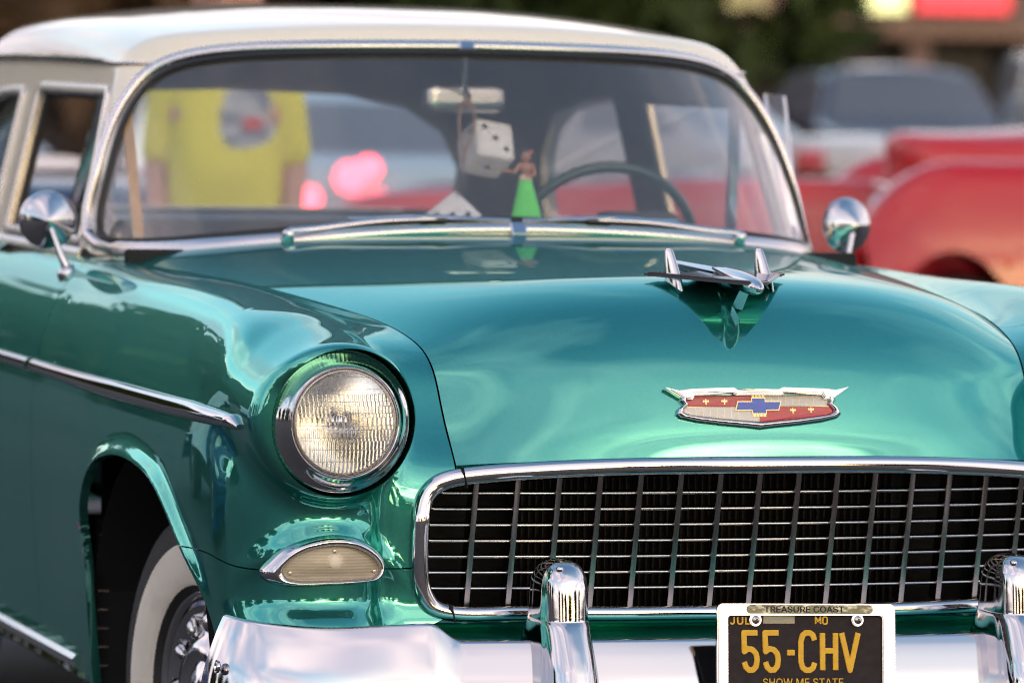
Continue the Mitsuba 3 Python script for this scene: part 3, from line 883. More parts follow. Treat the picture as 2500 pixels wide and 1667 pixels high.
# radiator core behind
core = [rbox(0.70, 0.03, 0.30, 0.004, (0, 0.45, 0.62))]
put(CAR + '__radiator', core[0], MATT, False)
FIN = principled('radiator_fin', (0.022, 0.014, 0.012), 0.7, metallic=0.1)
fins = cat(*[rbox(0.0022, 0.016, 0.29, 0.0004, (x, 0.428, 0.62)) for x in np.arange(-0.34, 0.341, 0.0125)])
put(CAR + '__radiator__fins', fins, FIN, False)
labels[CAR + '__radiator__fins'] = {'label': 'upright brown radiator fins', 'kind': 'stuff'}
put(CAR + '__radiator__shroud', rbox(1.36, 0.01, 0.50, 0.002, (0, 0.50, 0.62)), MATT, False)
# apron strip under the grille
xs = np.linspace(-0.66, 0.66, 80)
ap = []
for (dy, z) in ((0.03, 0.4935), (0.004, 0.4905), (-0.010, 0.4855), (-0.015, 0.478), (-0.010, 0.4715), (-0.002, 0.469), (-0.008, 0.4665), (-0.030, 0.4655), (-0.07, 0.4650), (-0.12, 0.4645), (-0.17, 0.4640), (-0.20, 0.4635), (-0.206, 0.455), (-0.20, 0.43)):
    ap.append(np.c_[xs, 0.222 + bowf(xs) + dy, np.full_like(xs, z)])
put(CAR + '__grille_apron', patch(np.stack(ap, 1)), PAINT, 50)

# headlights
for sg in (-1, 1):
    c = np.array([sg * 0.745, -0.032, 0.826])
    key = CAR + '__headlight'
    kk = put(key + '__bezel' if sg < 0 else CAR + '__headlight_001__bezel', lathe(spline([(0.1208, -0.185), (0.1210, -0.160), (0.1190, -0.1480), (0.1150, -0.1420), (0.1090, -0.1375), (0.1030, -0.1315), (0.0970, -0.1225), (0.0925, -0.1145), (0.0900, -0.1125), (0.0880, -0.1145), (0.0865, -0.130)], 44), 128, c), CHROME, 60)
    hk = kk.rsplit('__', 1)[0]
    put(hk + '__retaining_ring', lathe([(0.0868, -0.130), (0.0865, -0.1165), (0.0852, -0.1120), (0.0838, -0.1115), (0.0824, -0.1130), (0.0818, -0.1200), (0.0818, -0.13)], 128, c), STEEL, 60)
    put(hk + '__gasket', lathe([(0.0885, -0.122), (0.0862, -0.1195), (0.0862, -0.14)], 96, c), BLACK, 60)
    # sealed-beam lens: domed outside, flutes and blocks moulded on the inside
    Rl, nr, nt = 0.0822, 70, 220
    rr = np.linspace(0, 1, nr) ** 0.8 * Rl
    tt = np.linspace(0, 2 * np.pi, nt, endpoint=False)
    X = rr[:, None] * np.cos(tt); Z = rr[:, None] * np.sin(tt)
    dome = -0.118 + 0.020 * (1 - (rr / Rl) ** 2)[:, None] + 0 * X
    xg = np.linspace(-Rl, Rl, 381 if sg < 0 else 91); N = len(xg)
    GX, GZ = np.meshgrid(xg, xg, indexing='ij')
    u_, w_ = GX / Rl, GZ / Rl
    band = np.floor((w_ + 1.0) / 0.235)
    pitch = np.select([w_ > 0.55, w_ > 0.32, w_ > 0.10, w_ > -0.14, w_ > -0.36], [0.115, 0.085, 0.075, 0.10, 0.078], 0.082) * 1.0
    pitch = np.where((np.abs(u_) < 0.32) & (w_ < 0.32) & (w_ > -0.14), 0.105, pitch)
    flute = np.sin(np.pi * (u_ + 0.013 * band) / pitch) ** 2
    amp = np.select([w_ > 0.55, w_ > 0.32, w_ > 0.10, w_ > -0.14], [0.0001, 0.0013, 0.0013, 0.0012], 0.0016)
    step = 0.0012 * (np.mod(w_ + 1.0, 0.235) / 0.235) + 0.0016 * ((np.abs(u_ - 0.25) < 0.30) & (np.abs(w_ - 0.02) < 0.16))
    rad = np.sqrt(GX ** 2 + GZ ** 2)
    din = 0.118 - 0.018 * (1 - np.minimum(rad / Rl, 1) ** 2) + 0.004
    back = -(din + amp * (1 - flute) + step)
    front = -(0.118 - 0.020 * (1 - np.minimum(rad / Rl, 1) ** 2))
    G = np.where(rad < Rl, 1, 0)
    vf = np.stack([GX + c[0], -front + c[1], GZ + c[2]], -1).reshape(-1, 3); vb = np.stack([GX + c[0], -back + c[1], GZ + c[2]], -1).reshape(-1, 3)
    ff = grid_faces(N, N); ff = np.vstack([ff[:, [0, 1, 2]], ff[:, [0, 2, 3]]])
    Gr = (Rl - rad).reshape(-1)
    # outer face, inner face and a rim, closed so that light refracts
    mf = clip((vf, ff, np.tile([0., -1, 0], (len(vf), 1))), Gr)
    mb = clip((vb, ff[:, ::-1], np.tile([0., 1, 0], (len(vb), 1))), Gr)

    def facing(m_, d):
        v, f, n = m_
        q = np.cross(v[f[:, 1]] - v[f[:, 0]], v[f[:, 2]] - v[f[:, 0]]) @ d
        return (v, f[:, ::-1], n) if q.sum() < 0 else m_
    mf, mb = facing(mf, [0, -1, 0]), facing(mb, [0, 1, 0])

    def vn(m_):
        v, f, n = m_
        q = np.cross(v[f[:, 1]] - v[f[:, 0]], v[f[:, 2]] - v[f[:, 0]])
        nn = np.zeros_like(v)
        for k in range(3):
            np.add.at(nn, f[:, k], q)
        return v, f, nn / np.maximum(np.linalg.norm(nn, axis=1, keepdims=True), 1e-12)
    rimc = np.c_[np.cos(tt), np.sin(tt)] * (Rl - 1e-4)
    rm = patch(np.stack([np.c_[rimc[:, 0] + c[0], np.full(nt, 0.1178 + c[1]), rimc[:, 1] + c[2]], np.c_[rimc[:, 0] + c[0], np.full(nt, 0.124 + c[1]), rimc[:, 1] + c[2]]], 1), wrap_u=True)
    rv, rf = np.asarray(rm.vertices), np.asarray(rm.faces)
    rn = rv - (rv * [0, 1, 0] + c * [1, 0, 1]); rn /= np.linalg.norm(rn, axis=1, keepdims=True)
    q = (np.cross(rv[rf[:, 1]] - rv[rf[:, 0]], rv[rf[:, 2]] - rv[rf[:, 0]]) * rn[rf[:, 0]]).sum()
    rf = rf[:, ::-1] if q < 0 else rf
    put(hk + '__lens', joined(vn(mf), vn(mb), (rv, rf, rn)), LENS, label='fluted glass headlight lens')
    bowl = [(r_, -0.130 - 0.085 * (1 - (r_ / 0.0868) ** 2)) for r_ in np.linspace(0.0868, 0.004, 24)]
    put(hk + '__reflector', lathe(bowl, 96, c), REFLECTOR, 80)
    put(hk + '__bulb_shield', moved(lathe([(0.0, 0.018), (0.012, 0.016), (0.016, 0.008), (0.016, -0.006)], 32, (0, 0, 0)), c + [0, 0.165, 0]), CHROME_W, 60)
    put(hk + '__bulb_shield__wire', tube([c + [-0.03, 0.19, -0.012], c + [0, 0.155, -0.014], c + [0.03, 0.19, -0.012]], 0.0018, 6), STEEL)
    put(hk + '__bucket', lathe([(0.119, -0.16), (0.1195, -0.22), (0.09, -0.26), (0.0, -0.265)], 64, c), MATT)
    sc = c + np.array([0.004, 0.1400, -0.1075])
    put(hk + '__screw', place(cat(lathe([(0, 0.0026), (0.003, 0.0024), (0.005, 0.0012), (0.0055, -0.002)], 20, (0, 0, 0), (0, 0, 1))), sc, [1, 0, 0], [0, 0.5, 0.85]), STEEL)

# parking lamps
PC = np.array([-0.7545, 0.0, 0.5865])
pout = np.array([(-0.1075, -0.012), (-0.098, 0.004), (-0.072, 0.030), (-0.036, 0.046), (0.006, 0.0525), (0.046, 0.047), (0.078, 0.030), (0.095, 0.010), (0.0985, -0.006), (0.092, -0.020), (0.070, -0.0275), (0.02, -0.031), (-0.04, -0.0325), (-0.080, -0.031), (-0.100, -0.024)])
pin = np.array([(-0.0770, -0.006), (-0.070, 0.006), (-0.048, 0.022), (-0.018, 0.031), (0.012, 0.0335), (0.044, 0.029), (0.069, 0.017), (0.083, 0.002), (0.0845, -0.008), (0.078, -0.0165), (0.060, -0.0205), (0.02, -0.022), (-0.03, -0.0228), (-0.060, -0.021), (-0.073, -0.015)])
po, pi_ = spline(pout, 90, True), spline(pin, 90, True)
PYB = lambda x, z: 0.146 + 0.55 * np.maximum(np.abs(x) - 0.775, 0) ** 1.6 + 0.10 * np.maximum(0.72 - np.abs(x), 0)
for sg in (-1, 1):
    def at(p2, dy):
        x = PC[0] + p2[:, 0]
        return np.c_[-sg * x, PYB(x, 0) + dy, PC[2] + p2[:, 1]]
    rows = [at(po, 0.02), at(po, 0.0), at(po * 0.985, -0.008)]
    for t, d in ((0.2, -0.017), (0.42, -0.0225), (0.65, -0.0235), (0.85, -0.0205), (0.95, -0.016), (1.0, -0.011), (1.0, 0.0)):
        rows.append(at(po * 0.985 * (1 - t) + pi_ * t, d))
    hk = CAR + ('__parking_lamp' if sg < 0 else '__parking_lamp_001')
    put(hk + '__bezel', patch(np.stack(rows, 1), wrap_u=True), CHROME, 60)
    ring = [at(pi_ * s, -0.0085 - 0.006 * (1 - s ** 2)) for s in (1.0, 0.985, 0.94, 0.8, 0.6, 0.4, 0.2, 0.02)]
    put(hk + '__lens', patch(np.stack(ring, 1), wrap_u=True), PARKLENS, 60, label='ribbed amber-grey parking lamp lens')
    for p2 in ((0.008, 0.0255), (-0.066, -0.0095), (0.0765, -0.0085)):
        q = at(np.array([p2]), -0.0135)[0]
        put(hk + '__screw', lathe([(0, 0.0016), (0.0028, 0.0012), (0.0034, -0.003)], 14, q), STEEL)

# side spears along the flanks
for sg in (-1, 1):
    ys = np.r_[np.linspace(0.192, 0.30, 14), np.linspace(0.32, 2.74, 60)]
    ztop_ = np.interp(ys, [0.19, 0.225, 0.49, 1.06, 1.67, 2.8], [0.815, 0.830, 0.836, 0.833, 0.825, 0.823])
    zbot = np.interp(ys, [0.19, 0.225, 0.62, 1.06, 1.69, 2.8], [0.807, 0.805, 0.798, 0.796, 0.797, 0.797])
    P = np.c_[np.full_like(ys, 0.90), ys, (ztop_ + zbot) / 2]
    for _ in range(12):
        g = grad(F_fender, P)[:, :1]
        P[:, :1] -= F_fender(P)[:, None] / np.where(np.abs(g) < 0.2, 0.2, g)
    th = np.linspace(0, np.pi, 11)
    sec = np.vstack([np.c_[np.cos(th), np.sin(th) ** 0.8], [[-1, -0.6], [1, -0.6]]])
    sc = np.c_[(ztop_ - zbot) / 2, np.interp(ys, [0.19, 0.24, 0.4, 3], [0.007, 0.018, 0.021, 0.016])]
    a_, b_ = ys < 1.889, ys > 1.9
    for mk in (a_, b_):
        m = sweep(P[mk], sec, np.tile([1.0, 0, 0.12], (mk.sum(), 1)), scale=sc[mk])
        put(CAR + '__side_spear', m if sg > 0 else mirror(m), CHROME, 50)
    # sill moulding and the dark rear edge of the front wheel opening
    ysil = np.linspace(1.50, 3.9, 30)
    sil = sweep(np.c_[np.full(30, 0.872 * sg), ysil, np.full(30, 0.266)], np.array([[-0.024, -0.01], [-0.026, 0.004], [-0.012, 0.013], [-0.004, 0.007], [0.004, 0.013], [0.012, 0.010], [0.020, 0.014], [0.026, 0.004], [0.024, -0.01]]), [sg, 0, -0.3])
    put(CAR + '__sill_moulding', sil, CHROME_W, 30)
    put(CAR + '__splash_shield', rbox(0.10, 0.012, 0.32, 0.004, (0.82 * sg, 1.405, 0.40)), MATT)
    for k in range(8):
        put(CAR + '__splash_shield__slot', rbox(0.022, 0.004, 0.004, 0.001, (0.855 * sg, 1.397, 0.28 + 0.035 * k)), STEEL, False)
    put(CAR + '__sill_tip', hullpts([[0.888 * sg, 1.385, 0.532], [0.905 * sg, 1.39, 0.536], [0.905 * sg, 1.39, 0.548], [0.888 * sg, 1.385, 0.550], [0.898 * sg, 1.47, 0.541]]), CHROME, False)
    # wheel house
    W = []
    for t in np.linspace(-0.15, 1.15, 64) * np.pi:
        W.append([0.93 + 0.50 * math.cos(t), 0.26 + 0.46 * math.sin(t)])
    W = np.array(W)
    wh = patch(np.stack([np.c_[np.full(64, 0.875 * sg), W], np.c_[np.full(64, 0.50 * sg), W]], 1))
    wi = patch(np.stack([np.c_[np.full(64, 0.50 * sg), W], np.tile([0.50 * sg, 0.93, 0.3], (64, 1))], 1))
    put(CAR + '__wheel_house', cat(wh, wi, rbox(0.40, 0.012, 0.62, 0.003, (0.65 * sg, 1.445, 0.53)), rbox(0.012, 1.30, 0.56, 0.003, (0.505 * sg, 1.22, 0.62)), rbox(0.36, 0.96, 0.008, 0.002, (0.68 * sg, 0.97, 0.80)), rbox(0.36, 0.008, 0.44, 0.002, (0.68 * sg, 0.46, 0.60))), MATT, False)

# front wheels, turned a little to the car's left
GROUND = -0.058
WR = 0.342
for sg in (-1, 1):
    hk = CAR + ('__front_wheel' if sg < 0 else '__front_wheel_001')
    st_ = rot([0, 0, 1], 11)
    ctr = np.array([sg * 0.700, 0.945, GROUND + WR - 0.004])
    ax = st_ @ np.array([sg * 1.0, 0, 0])
    tread = [(0.20, -0.085), (0.27, -0.098), (0.315, -0.092), (0.335, -0.066), (WR, -0.03), (WR, 0.03), (0.335, 0.062), (0.322, 0.084), (0.3, 0.093), (0.272, 0.0962)]
    put(hk + '__tyre', lathe(tread, 96, ctr, ax), TYRE, 60)
    grooves = cat(*[lathe([(WR - 0.004, h - 0.004), (WR + 0.0008, h - 0.003), (WR + 0.0008, h + 0.003), (WR - 0.004, h + 0.004)], 72, ctr, ax) for h in (-0.045, -0.015, 0.015, 0.045)])
    put(hk + '__whitewall', lathe([(0.272, 0.0962), (0.268, 0.0974), (0.245, 0.0985), (0.222, 0.0965), (0.203, 0.0905), (0.196, 0.0855)], 96, ctr, ax), WHITEW, 60, label='cream whitewall band')
    put(hk + '__bead', lathe([(0.196, 0.0855), (0.190, 0.078), (0.184, 0.066), (0.184, 0.05)], 96, ctr, ax), TYRE, 60)
    put(hk + '__rim', lathe([(0.188, 0.068), (0.186, 0.074), (0.181, 0.0755), (0.176, 0.071), (0.168, 0.062), (0.165, 0.03)], 96, ctr, ax), CHROME, 60)
    put(hk + '__wheel_cover', lathe([(0.172, 0.062), (0.168, 0.070), (0.160, 0.072), (0.150, 0.066), (0.138, 0.058), (0.120, 0.060), (0.106, 0.070), (0.092, 0.082), (0.080, 0.085), (0.070, 0.079), (0.060, 0.076), (0.040, 0.086), (0.018, 0.092), (0, 0.0935)], 96, ctr, ax), CHROME, 40)
    for k in range(12):
        an_ = 2 * np.pi * k / 12
        o = np.cross(ax, [0, 0, 1]); o /= np.linalg.norm(o)
        e = o * math.cos(an_) + np.array([0, 0, 1]) * math.sin(an_)
        put(hk + '__wheel_cover__vane', hullpts([ctr + e * 0.112 + ax * 0.066 + np.cross(ax, e) * 0.010, ctr + e * 0.112 + ax * 0.066 - np.cross(ax, e) * 0.010, ctr + e * 0.150 + ax * 0.066 + np.cross(ax, e) * 0.014,
                                                  ctr + e * 0.150 + ax * 0.066 - np.cross(ax, e) * 0.014, ctr + e * 0.130 + ax * 0.082, ctr + e * 0.13 + ax * 0.055]), CHROME_W, 30)
for sg in (-1, 1):
    hk = CAR + ('__rear_wheel' if sg < 0 else '__rear_wheel_001')
    ctr = np.array([sg * 0.70, 3.86, GROUND + WR - 0.004])
    put(hk + '__tyre', lathe([(0.20, -0.085), (0.315, -0.092), (WR, -0.03), (WR, 0.03), (0.322, 0.084), (0.272, 0.0962)], 64, ctr, (sg, 0, 0)), TYRE, 60)
    put(hk + '__whitewall', lathe([(0.272, 0.0962), (0.245, 0.0985), (0.196, 0.0855)], 64, ctr, (sg, 0, 0)), WHITEW, 60)
    put(hk + '__wheel_cover', lathe([(0.196, 0.0855), (0.17, 0.07), (0.12, 0.06), (0.08, 0.085), (0, 0.0935)], 64, ctr, (sg, 0, 0)), CHROME, 60)

# ------------------------------------------------------------------ bumper, guards, plate, badge, ornament, mirrors, wipers
def bump_path(n):
    c = spline([(0, -0.035), (0.25, -0.030), (0.50, -0.012), (0.70, 0.018), (0.85, 0.070), (0.918, 0.118), (0.945, 0.165), (0.952, 0.205)], n)
    return c


bh = bump_path(150)
BP = np.vstack([(bh * [-1, 1])[::-1][:-1], bh])
tb = np.gradient(BP, axis=0); tb /= np.linalg.norm(tb, axis=1, keepdims=True)
nb = np.c_[tb[:, 1], -tb[:, 0]]
ax_ = np.abs(BP[:, 0])
arc = np.r_[0, np.cumsum(np.linalg.norm(np.diff(BP, axis=0), axis=1))]; arc = np.abs(arc - arc[-1] / 2)
rise = sstep(0.555, 0.625, arc)
ztop_b = 0.474 + 0.030 * rise - 0.010 * np.exp(-((arc - 0.80) / 0.13) ** 2)
rows = []
# section: (distance inwards from the front face, height below the top as a share)
for (d, fz, zoff) in ((0.085, 0, -0.055), (0.072, 0, -0.030), (0.056, 0, -0.008), (0.047, 0, -0.001), (0.040, 0.0, -0.0025), (0.036, 0.03, -0.003), (0.028, 0.14, 0), (0.018, 0.28, 0), (0.009, 0.42, 0), (0.003, 0.55, 0), (0.0, 0.66, 0), (0.0005, 0.76, 0), (0.005, 0.86, 0), (0.014, 0.94, 0), (0.028, 1.0, 0), (0.05, 1.0, 0.004)):
    z = ztop_b + (0.315 - ztop_b) * fz + zoff
    rows.append(np.c_[BP - nb * d, z])
rows = np.stack(rows, 1)
# resample the section smoothly
S = np.linspace(0, 1, rows.shape[1])
cs = CubicSpline(S, rows, axis=1)
put(CAR + '__front_bumper', patch(cs(np.linspace(0, 1, 70))), CHROME, True, label='chrome front bumper reflecting evening clouds')
for sg in (-1, 1):
    put(CAR + '__front_bumper__bolt', place(lathe([(0, 0.004), (0.006, 0.0035), (0.010, 0.001), (0.011, -0.004)], 24, (0, 0, 0), (0, 0, 1)), [sg * 0.9365, 0.145, 0.425], [0, 1, 0], [0.1, 0, 1]), CHROME)
    # guard: levels of (z, front y, back y, half width, centre x)
    L = [(0.6055, 0.0, 0.03, 0.004), (0.6045, -0.010, 0.042, 0.011), (0.6010, -0.020, 0.053, 0.0185), (0.5945, -0.029, 0.064, 0.0250), (0.585, -0.0365, 0.072, 0.0295), (0.573, -0.042, 0.079, 0.0323), (0.555, -0.0455, 0.084, 0.0336),
         (0.535, -0.0475, 0.088, 0.0338), (0.516, -0.049, 0.092, 0.0340), (0.509, -0.0497, 0.094, 0.0340), (0.5065, -0.0525, 0.095, 0.0343), (0.500, -0.058, 0.096, 0.0345), (0.485, -0.068, 0.098, 0.035), (0.46, -0.083, 0.10, 0.0365), (0.43, -0.098, 0.10, 0.0385), (0.40, -0.107, 0.10, 0.040), (0.37, -0.108, 0.10, 0.040), (0.34, -0.10, 0.09, 0.038), (0.31, -0.08, 0.08, 0.033), (0.30, -0.05, 0.05, 0.02)]
    t = np.linspace(0, 2 * np.pi, 96, endpoint=False)
    prof = np.array(L) * [1, 1, 1, 1.13]
    prof[:, 2] += 0.012 * np.clip((0.606 - prof[:, 0]) / 0.03, 0, 1)
    zz = np.r_[np.linspace(0.6055, 0.509, 60), np.linspace(0.508, 0.30, 70)]
    o = prof[::-1]
    q = np.c_[[PchipInterpolator(o[:, 0], o[:, k])(zz) for k in (1, 2, 3)]].T
    ctn, snn = np.cos(t), np.sin(t)
    R3 = []
    for z, (yf, yb, hw) in zip(zz, q):
        mid = yf + (yb - yf) * 0.30
        # blunt front, sides flaring into a foot where the guard meets the bar
        foot = 1 + 0.45 * sstep(0.520, 0.46, z) * np.clip((snn + 0.15) / 1.15, 0, 1) ** 1.6
        px = hw * np.sign(ctn) * np.abs(ctn) ** 0.84 * foot * (1 + 0.22 * np.clip(snn + 0.2, 0, 1))
        ln = np.where(snn < 0, mid - yf, yb - mid)
        py = mid + ln * np.sign(snn) * np.abs(snn) ** 0.80
        R3.append(np.c_[sg * 0.3965 + px * sg, py, np.full_like(t, z)])
    R3 = np.stack(R3, 0)
    hk = CAR + ('__bumper_guard' if sg < 0 else '__bumper_guard_001')
    top = tm(np.vstack([R3[0], R3[0].mean(0) + [0, 0, 0.0003]]), [[96, j, (j + 1) % 96] for j in range(96)])
    put(hk, cat(patch(R3, wrap_v=True), top), CHROME, True)
    put(hk + '__rivet', moved(trimesh.creation.icosphere(3, 0.0062), (sg * 0.3965 - 0.0145, -0.026, 0.5935)), CHROME, True)

# licence plate; local frame x to the right, y up along the plate, z out of it
PO = np.array([0.0035, -0.0560, 0.5345])           # middle of the frame's top edge
PX = np.array([math.cos(0.02), 0.0, -0.018]); PY = np.array([0.018, 0.12, 1.0])
lp = CAR + '__licence_plate'
outer = shapely.box(-0.155, -0.170, 0.155, 0.0).buffer(-0.010).buffer(0.010, quad_segs=8)
inner = shapely.box(-0.1365, -0.152, 0.1325, -0.0195).buffer(-0.005).buffer(0.005, quad_segs=6)
tabs = [Point(x, -0.0265).buffer(0.0105) for x in (-0.089, 0.089)]
hole = inner.difference(shapely.union_all(tabs))
fr = outer.difference(hole)


def beveled(poly, h, b):
    return cat(extrude(poly, h - b), extrude(poly.buffer(-b * 0.9), b, h - b))


FRAMEW = principled('plate_frame_chrome', (0.72, 0.71, 0.72), 0.10, metallic=1.0)
put(lp + '__frame', place(beveled(fr, 0.0065, 0.0016), PO, PX, PY), FRAMEW, False, label='bright licence plate frame reading TREASURE COAST')
blank = shapely.box(-0.149, -0.163, 0.149, -0.008)
put(lp + '__panel', place(extrude(blank, 0.0012, -0.0020), PO, PX, PY), PLATEK, False, label='black licence plate reading 55-CHV')
put(lp + '__frame__band', place(extrude(LineString([(-0.098, -0.0092), (0.108, -0.0092)]).buffer(0.0072), 0.0004, 0.0064), PO, PX, PY), principled('dark_band', proc(lambda p, n, uv: mix((0.12, 0.125, 0.09), (0.50, 0.52, 0.44), smoothstep(0.45, 0.75, fbm(p.x * 90, p.y * 40, p.z * 130)))), 0.25, metallic=0.4), False)
tmesh = meshkit.text_mesh('TREASURE COAST', 0.0096, 0.0008, bold=True)
w = tmesh.bounds[1][0] - tmesh.bounds[0][0]
tmesh = tm((tmesh.vertices - [tmesh.bounds[0][0], 0, 0]) * [0.139 / w, 1, 1] + [-0.0745, -0.0140, 0.0066], tmesh.faces)
put(lp + '__frame__lettering', place(tmesh, PO, PX, PY), INK, False, label='black raised words TREASURE COAST')
A = 0.0
GLY = {
    '5': [[(0.93, 1.0), (0.10, 1.0), (0.13, 0.50), (0.35, 0.575), (0.62, 0.55), (0.84, 0.44), (0.90, 0.28), (0.84, 0.11), (0.66, 0.01), (0.42, 0.0), (0.22, 0.08), (0.12, 0.22)]],
    '-': [[(0.1, 0.47), (0.9, 0.47)]],
    'C': [[(0.92, 0.80), (0.82, 0.94), (0.62, 1.0), (0.38, 1.0), (0.18, 0.93), (0.08, 0.76), (0.08, 0.24), (0.18, 0.07), (0.38, 0.0), (0.62, 0.0), (0.82, 0.06), (0.92, 0.20)]],
    'H': [[(0.1, 0), (0.1, 1)], [(0.9, 0), (0.9, 1)], [(0.1, 0.52), (0.9, 0.52)]],
    'V': [[(0.04, 1.0), (0.5, 0.0), (0.96, 1.0)]],
    'J': [[(0.8, 1), (0.8, 0.2), (0.6, 0.0), (0.35, 0.0), (0.15, 0.2)]],
    'U': [[(0.1, 1), (0.1, 0.2), (0.3, 0.0), (0.7, 0.0), (0.9, 0.2), (0.9, 1)]],
    'L': [[(0.15, 1), (0.15, 0), (0.85, 0)]],
    'M': [[(0.05, 0), (0.05, 1), (0.5, 0.35), (0.95, 1), (0.95, 0)]],
    'O': [[(0.3, 0), (0.7, 0), (0.9, 0.2), (0.9, 0.8), (0.7, 1), (0.3, 1), (0.1, 0.8), (0.1, 0.2), (0.3, 0)]],
}


def glyph(ch, x, y, w, h, sw):
    ls = [LineString([(x + a * w, y + b * h) for a, b in g]).buffer(sw / 2, cap_style='flat', join_style='round') for g in GLY[ch]]
    return shapely.union_all(ls).buffer(-0.0006).buffer(0.0006)


def raised(p, h):
    return cat(extrude(p, h * 0.6), extrude(p.buffer(-0.0006), h * 0.4, h * 0.6))


cw, chh, y0 = 0.0285, 0.0610, -0.1085
for ch, x, w_ in (('5', -0.1105, cw), ('5', -0.0738, cw), ('-', -0.0345, 0.017), ('C', -0.0110, cw), ('H', 0.0262, cw), ('V', 0.0613, 0.0315)):
    g = glyph(ch, x, y0, w_, chh, 0.0094 if ch != '-' else 0.0092)
    put(lp + '__character', place(moved(raised(g, 0.0022), (0, 0, -0.0008)), PO, PX, PY), PLATEY, False)
for word, x, pw in (('JUL', -0.1325, 0.0105), ('MO', 0.0170, 0.0095)):
    for i, ch in enumerate(word):
        g = glyph(ch, x + i * (pw * 1.28), -0.0330, pw, 0.0115, 0.0026)
        put(lp + '__character', place(moved(raised(g, 0.0012), (0, 0, -0.0008)), PO, PX, PY), PLATEY, False)
sm = meshkit.text_mesh('SHOW ME STATE', 0.0125, 0.0012)
w = sm.bounds[1][0] - sm.bounds[0][0]
sm = tm((sm.vertices - [sm.bounds[0][0], 0, 0]) * [0.140 / w, 1, 1] + [-0.075, -0.1345, -0.0008], sm.faces)
put(lp + '__motto', place(sm, PO, PX, PY), PLATEY, False, label='yellow words SHOW ME STATE')
put(lp + '__sticker', place(extrude(shapely.box(-0.0735, -0.0325, -0.0190, -0.0200).buffer(-0.001).buffer(0.001), 0.0004, -0.0008), PO, PX, PY), STICK, False, label='faded registration sticker')
for x in (-0.089, 0.089):
    s0 = place(lathe([(0, 0.0042), (0.003, 0.0040), (0.0055, 0.0024), (0.0068, 0.0), (0.0068, -0.002)], 28, (0, 0, 0), (0, 0, 1)), PO + PX * x + PY * -0.0262 + np.cross(PX, PY) * 0.0066, PX, PY)
    put(lp + '__screw', s0, STEEL, 40)
    for a_ in (35, 125):
        put(lp + '__screw__slot', place(rbox(0.0056, 0.0012, 0.0016, 0.0002, (0, 0, 0.0040), rot([0, 0, 1], a_)), PO + PX * x + PY * -0.0262 + np.cross(PX, PY) * 0.0066, PX, PY), MATT, False)
put(lp + '__bracket', rbox(0.30, 0.006, 0.10, 0.002, (0.0, -0.0535, 0.45)), MATT, False)

# hood badge: local x right, y up the slope, z out of the hood
ec = np.array([0.0, 0.189, 0.843])
EX, EY = np.array([1.0, 0, 0]), np.array([0, 0.30, 1.0])
hb = CAR + '__hood_badge'
zc = lambda x: 0.012 * (1 - (np.abs(x) / 0.17) ** 2 * 0.55)     # the badge stands off and bows with the nose


def bent(m, k=0.22):
    v = np.array(m.vertices)
    bend = -0.10 * np.abs(v[:, 0]) ** 1.9
    v[:, 2] += bend
    return place(tm(v, m.faces), ec + np.array([0, -0.006, 0]), EX, EY)


def dense(poly, h, z0=0.0, b=0.0):
    p = poly.segmentize(0.006)
    if b:
        return cat(extrude(p, h - b, z0), extrude(poly.buffer(-b, join_style='mitre').segmentize(0.006), b, z0 + h - b))
    return extrude(p, h, z0)


shield = Polygon([(-0.1205, 0.0165), (-0.124, 0.010), (-0.1185, 0.003), (-0.128, -0.004), (-0.131, -0.013), (-0.125, -0.019), (-0.100, -0.0255), (-0.06, -0.031), (-0.025, -0.0345), (0.0, -0.0375), (0.025, -0.0345), (0.06, -0.031), (0.100, -0.0255),
                  (0.125, -0.019), (0.131, -0.013), (0.128, -0.004), (0.1185, 0.003), (0.124, 0.010), (0.1205, 0.0165)])
SHX = 1.0
field = Polygon([(-0.1065, 0.0165), (-0.1105, 0.008), (-0.1075, 0.002), (-0.1145, -0.0055), (-0.1165, -0.0115), (-0.105, -0.0160), (-0.06, -0.0225), (-0.02, -0.0265), (0.0, -0.0285), (0.02, -0.0265), (0.06, -0.0225), (0.105, -0.0160), (0.1165, -0.0115), (0.1145, -0.0055), (0.1075, 0.002), (0.1105, 0.008), (0.1065, 0.0165)])


def ring_round(poly_out, poly_in, n=7, h=0.0085):
    """rounded moulding between two outlines"""
    po_ = np.array(poly_out.exterior.segmentize(0.003).coords)[:-1]
    k = 400
    def rs(p):
        ls = p.exterior
        return np.array([ls.interpolate(t, normalized=True).coords[0] for t in np.linspace(0, 1, k, endpoint=False)])
    a, b = rs(poly_out), rs(poly_in)
    rows = []
    for t in np.linspace(0, 1, n):
        zz_ = h * np.sin(np.pi * (0.06 + 0.94 * t) if t < 0.5 else np.pi * (0.5 + 0.42 * (t - 0.5) / 0.5)) ** 0.8
        rows.append(np.c_[a * (1 - t) + b * t, np.full(k, zz_)])
    rows.insert(0, np.c_[a, np.full(k, -0.006)])
    return patch(np.stack(rows, 1), wrap_u=True)


